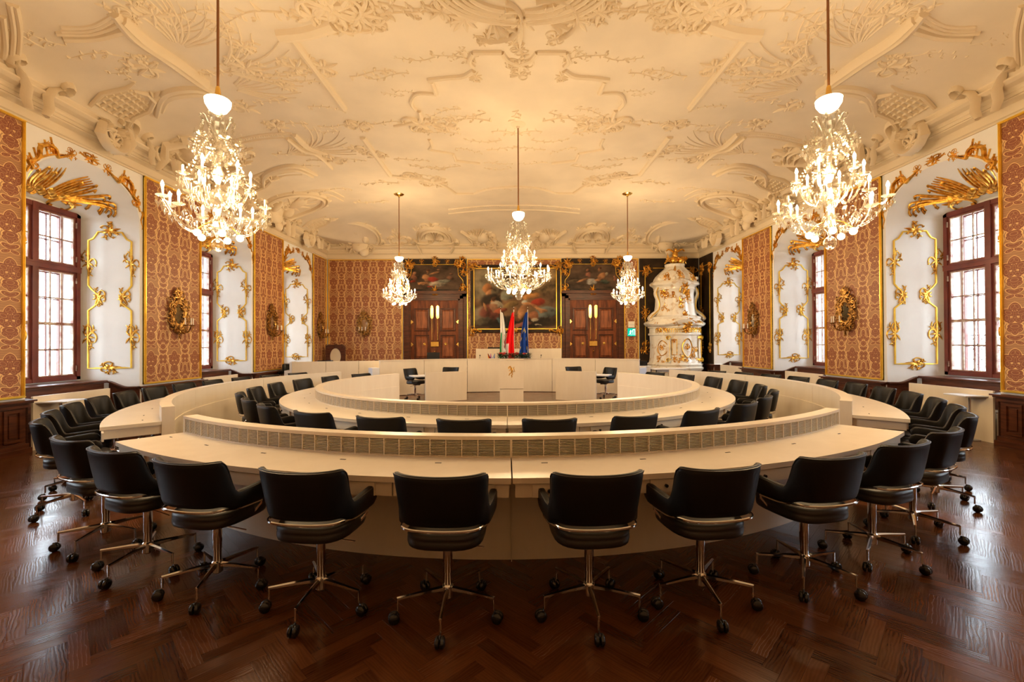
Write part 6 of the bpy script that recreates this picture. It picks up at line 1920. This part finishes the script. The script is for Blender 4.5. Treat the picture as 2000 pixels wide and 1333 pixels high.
def st_map(k, z0):
    def f(u, v):
        z = z0 + v
        prof = [(.84, .95), (1.0, .92), (1.5, .90), (1.84, .93), (2.14, .94), (2.28, 1.11), (2.46, .95), (2.54, .86), (2.66, .77), (2.95, .70), (3.35, .70), (3.55, .73), (3.72, .88), (3.9, .78), (4.06, .70), (4.20, .56), (4.4, .36), (4.6, .34)]
        kk = prof[0][1]
        for a_, b_ in zip(prof, prof[1:]):
            if a_[0] <= z <= b_[0]: kk = a_[1] + (b_[1] - a_[1]) * (z - a_[0]) / (b_[0] - a_[0])
        r_ = stove_r(u) * kk; p = Vector((math.sin(u) * r_, -math.cos(u) * r_, z)); return p, Vector((math.sin(u), -math.cos(u), 0))
    return f
f = st_map(1, 0)
def st_glyph(g, u, z, s_=1.0, w=1.0, m='gold', name='gilt_ornament'):
    mb = MB()
    for pts, ww, h, pr in g: mb.stroke([f(u + p.x * s_ / .8, z + p.y * s_) for p in pts], ww * s_ * w, h * s_, pr)
    mb.build(name, M[m], t)
ov = [([Vector((.24 * math.cos(R(a)), .32 * math.sin(R(a)) * (1 + .06 * math.cos(R(4 * a))))) for a in range(0, 361, 15)], .02, .03, one)]
st_glyph(ov, .28, 1.38, 1.0); st_glyph(g_cluster(3), .28, 1.40, .55); st_glyph(xf(ov, 0, (0, 0), .8), -.95, 1.38); st_glyph(g_cluster(5), -.95, 1.40, .5)
st_glyph([([Vector((-.10, -.28)), Vector((.10, -.28)), Vector((.10, .28)), Vector((-.10, .28)), Vector((-.10, -.28))], .016, .03, None)], -.42, 1.42); st_glyph(g_cluster(8), -.42, 1.62, .4)
for (u, z, s_, sd) in ((.28, 2.20, .9, 11), (-.42, 2.30, .4, 12), (-1.0, 2.15, .6, 13), (.28, 2.62, .5, 14), (.0, 3.05, .7, 15), (.5, 3.2, .6, 16), (.28, 3.55, .9, 17), (-.5, 3.3, .45, 18), (-1.0, 3.4, .7, 19), (-1.0, 2.9, .5, 20), (-.05, 4.05, .6, 21), (-.9, 4.0, .5, 22), (.9, 3.95, .6, 23), (-.35, 4.3, .35, 24), (.75, 1.3, .4, 25), (.0, 1.05, .5, 26), (.55, 1.1, .4, 27), (-.42, 1.0, .4, 28), (-1.1, 1.0, .4, 29), (.75, 2.2, .5, 30), (.28, .5, .6, 31), (-.6, .5, .5, 32)):
    st_glyph(g_cluster(sd), u, z, s_ * 1.35); st_glyph(g_cluster(sd + 50), u + .22, z - .12, s_ * .7)
mb = MB()
for k in range(27):   # row of gilt arches under the cornice
    u = -1.25 + k * .10; mb.stroke([f(u + .03 * math.cos(R(a)), 2.03 + .06 * math.sin(R(a))) for a in range(0, 181, 30)], .010, .02, None, 3); mb.stroke([f(u, 1.95), f(u, 2.02)], .012, .025, None, 3)
mb.build('gilt_arcade', M['goldbar'], t)
for u in (-.68, .92, 1.3):   # side volutes and pilasters
    for (z0, z1) in ((.86, 1.80),):
        mb = MB(); pn = [f(u, z0 + (z1 - z0) * q / 8) for q in range(9)]; mb.stroke(pn, .07, .05, None, 6); mb.build('pilaster', M['tile'], t)
        mb = MB(); g = [(spiral((0, 0), .09, 1.4, 0, 1, 12), .022, .05, one)]
        for z in (z0 + .08, z1 - .06):
            for pts, ww, h, pr in g: mb.stroke([f(u + p.x, z + p.y) for p in pts], ww, h + .05, pr)
        mb.stroke([f(u + .06, z0 + .1), f(u + .06, z1 - .1)], .014, .06, None); mb.build('gilt_volute', M['goldbar'], t)
for e, u in ((-1, -1.15), (1, 1.15)):
    mb = MB(); mb.tube(smooth_path([Vector(p) for p in ((e * .70, -.10, 3.60), (e * .78, -.12, 3.40), (e * .68, -.12, 3.10), (e * .70, -.12, 2.80), (e * .92, -.14, 2.60), (e * 1.02, -.14, 2.48), (e * .94, -.14, 2.42))], 5), lambda q: (.07, .09), 8); mb.build('side_volute', M['tile'], t)
    mb = MB(); mb.tube(smooth_path([Vector(p) for p in ((e * .70, -.20, 3.62), (e * .78, -.22, 3.40), (e * .68, -.22, 3.10), (e * .70, -.22, 2.80), (e * .92, -.24, 2.60), (e * 1.02, -.24, 2.48))], 5), .02, 6); mb.build('gilt_edge', M['goldbar'], t)
for u in (-1.2, -.42, 1.05): 
    p, nn = f(u, 3.85); MB().ball(tuple(p + Vector((0, 0, .08))), .07, 10, 8).build('knob', M['tile'], t)
# gilt group on top: eagle-winged figure with shield
sg_ = MB()
sg_.ball((-.05, 0, 4.66), .16, 10, 8, 1.0).ball((.22, -.02, 4.64), .15, 12, 8, 1.1).ball((.0, 0, 4.86), .11, 10, 8, 1.5).ball((.02, -.02, 5.04), .06, 10, 8, 1.15)
for e in (-1, 1):
    sg_.tube(smooth_path([Vector(p) for p in ((0, 0, 4.95), (e * .14, -.03, 5.02), (e * .26, -.04, 5.06), (e * .34, -.02, 5.0))], 4), lambda q: (.05 * (1 - .6 * q), .03), 6)
    sg_.tube(smooth_path([Vector(p) for p in ((e * .04, 0, 4.75), (e * .2, -.08, 4.70), (e * .34, -.05, 4.60), (e * .4, -.02, 4.52))], 4), lambda q: .05 * (1 - .5 * q), 6)
for k in range(6): sg_.tube(smooth_path([Vector(p) for p in ((-.1, 0, 4.6), (-.26, -.02, 4.62 + .03 * k), (-.38 + .02 * k, 0, 4.58 + .07 * k))], 3), lambda q: .035 * (1 - .7 * q), 5)
for k in range(4): sg_.octa((.3 + .04 * k, 0, 4.68 + .05 * (k % 2)), .06, .10, .08)
sg_.build('gilt_figure', M['gold'], t)

# ================================================================== OUTSIDE THE WINDOWS
for s, lb in ((-1, 'left'), (1, 'right')):
    X = s * 34
    t = thing('facade', 'pale building seen through the %s windows' % lb, 'building', (X, 8, -7.4))
    x0, x1 = (X, X + s * 3) if s > 0 else (X - 3, X)
    MB().box(*sorted((0, s * 3)), -16, 16, 0, 9.0).build('wall', M['stone'], t, smooth=False)
    rf = MB().add([(-s * .4, -16.3, 8.9), (-s * .4, 16.3, 8.9), (s * 3, 16.3, 10.8), (s * 3, -16.3, 10.8)], [(0, 1, 2, 3)]); rf.build('roof', M['roof'], t, smooth=False)
    for fl_ in range(3):
        for k in range(10):
            y = -14 + k * 3.1; w = MB().box(*sorted((-s * .06, s * .02)), y - .65, y + .65, 1.0 + fl_ * 2.9, 2.7 + fl_ * 2.9).build('window_surround', M['plaster'], t, smooth=False)
            MB().box(*sorted((-s * .08, -s * .06)), y - .5, y + .5, 1.12 + fl_ * 2.9, 2.55 + fl_ * 2.9).build('pane', M['dglass'], w, smooth=False)
g = MB().box(-60, XL - 1.45, -40, 60, -6.2, -6).box(XR + 1.45, 60, -40, 60, -6.2, -6).build('ground', M['ground'], smooth=False); g['kind'] = 'structure'
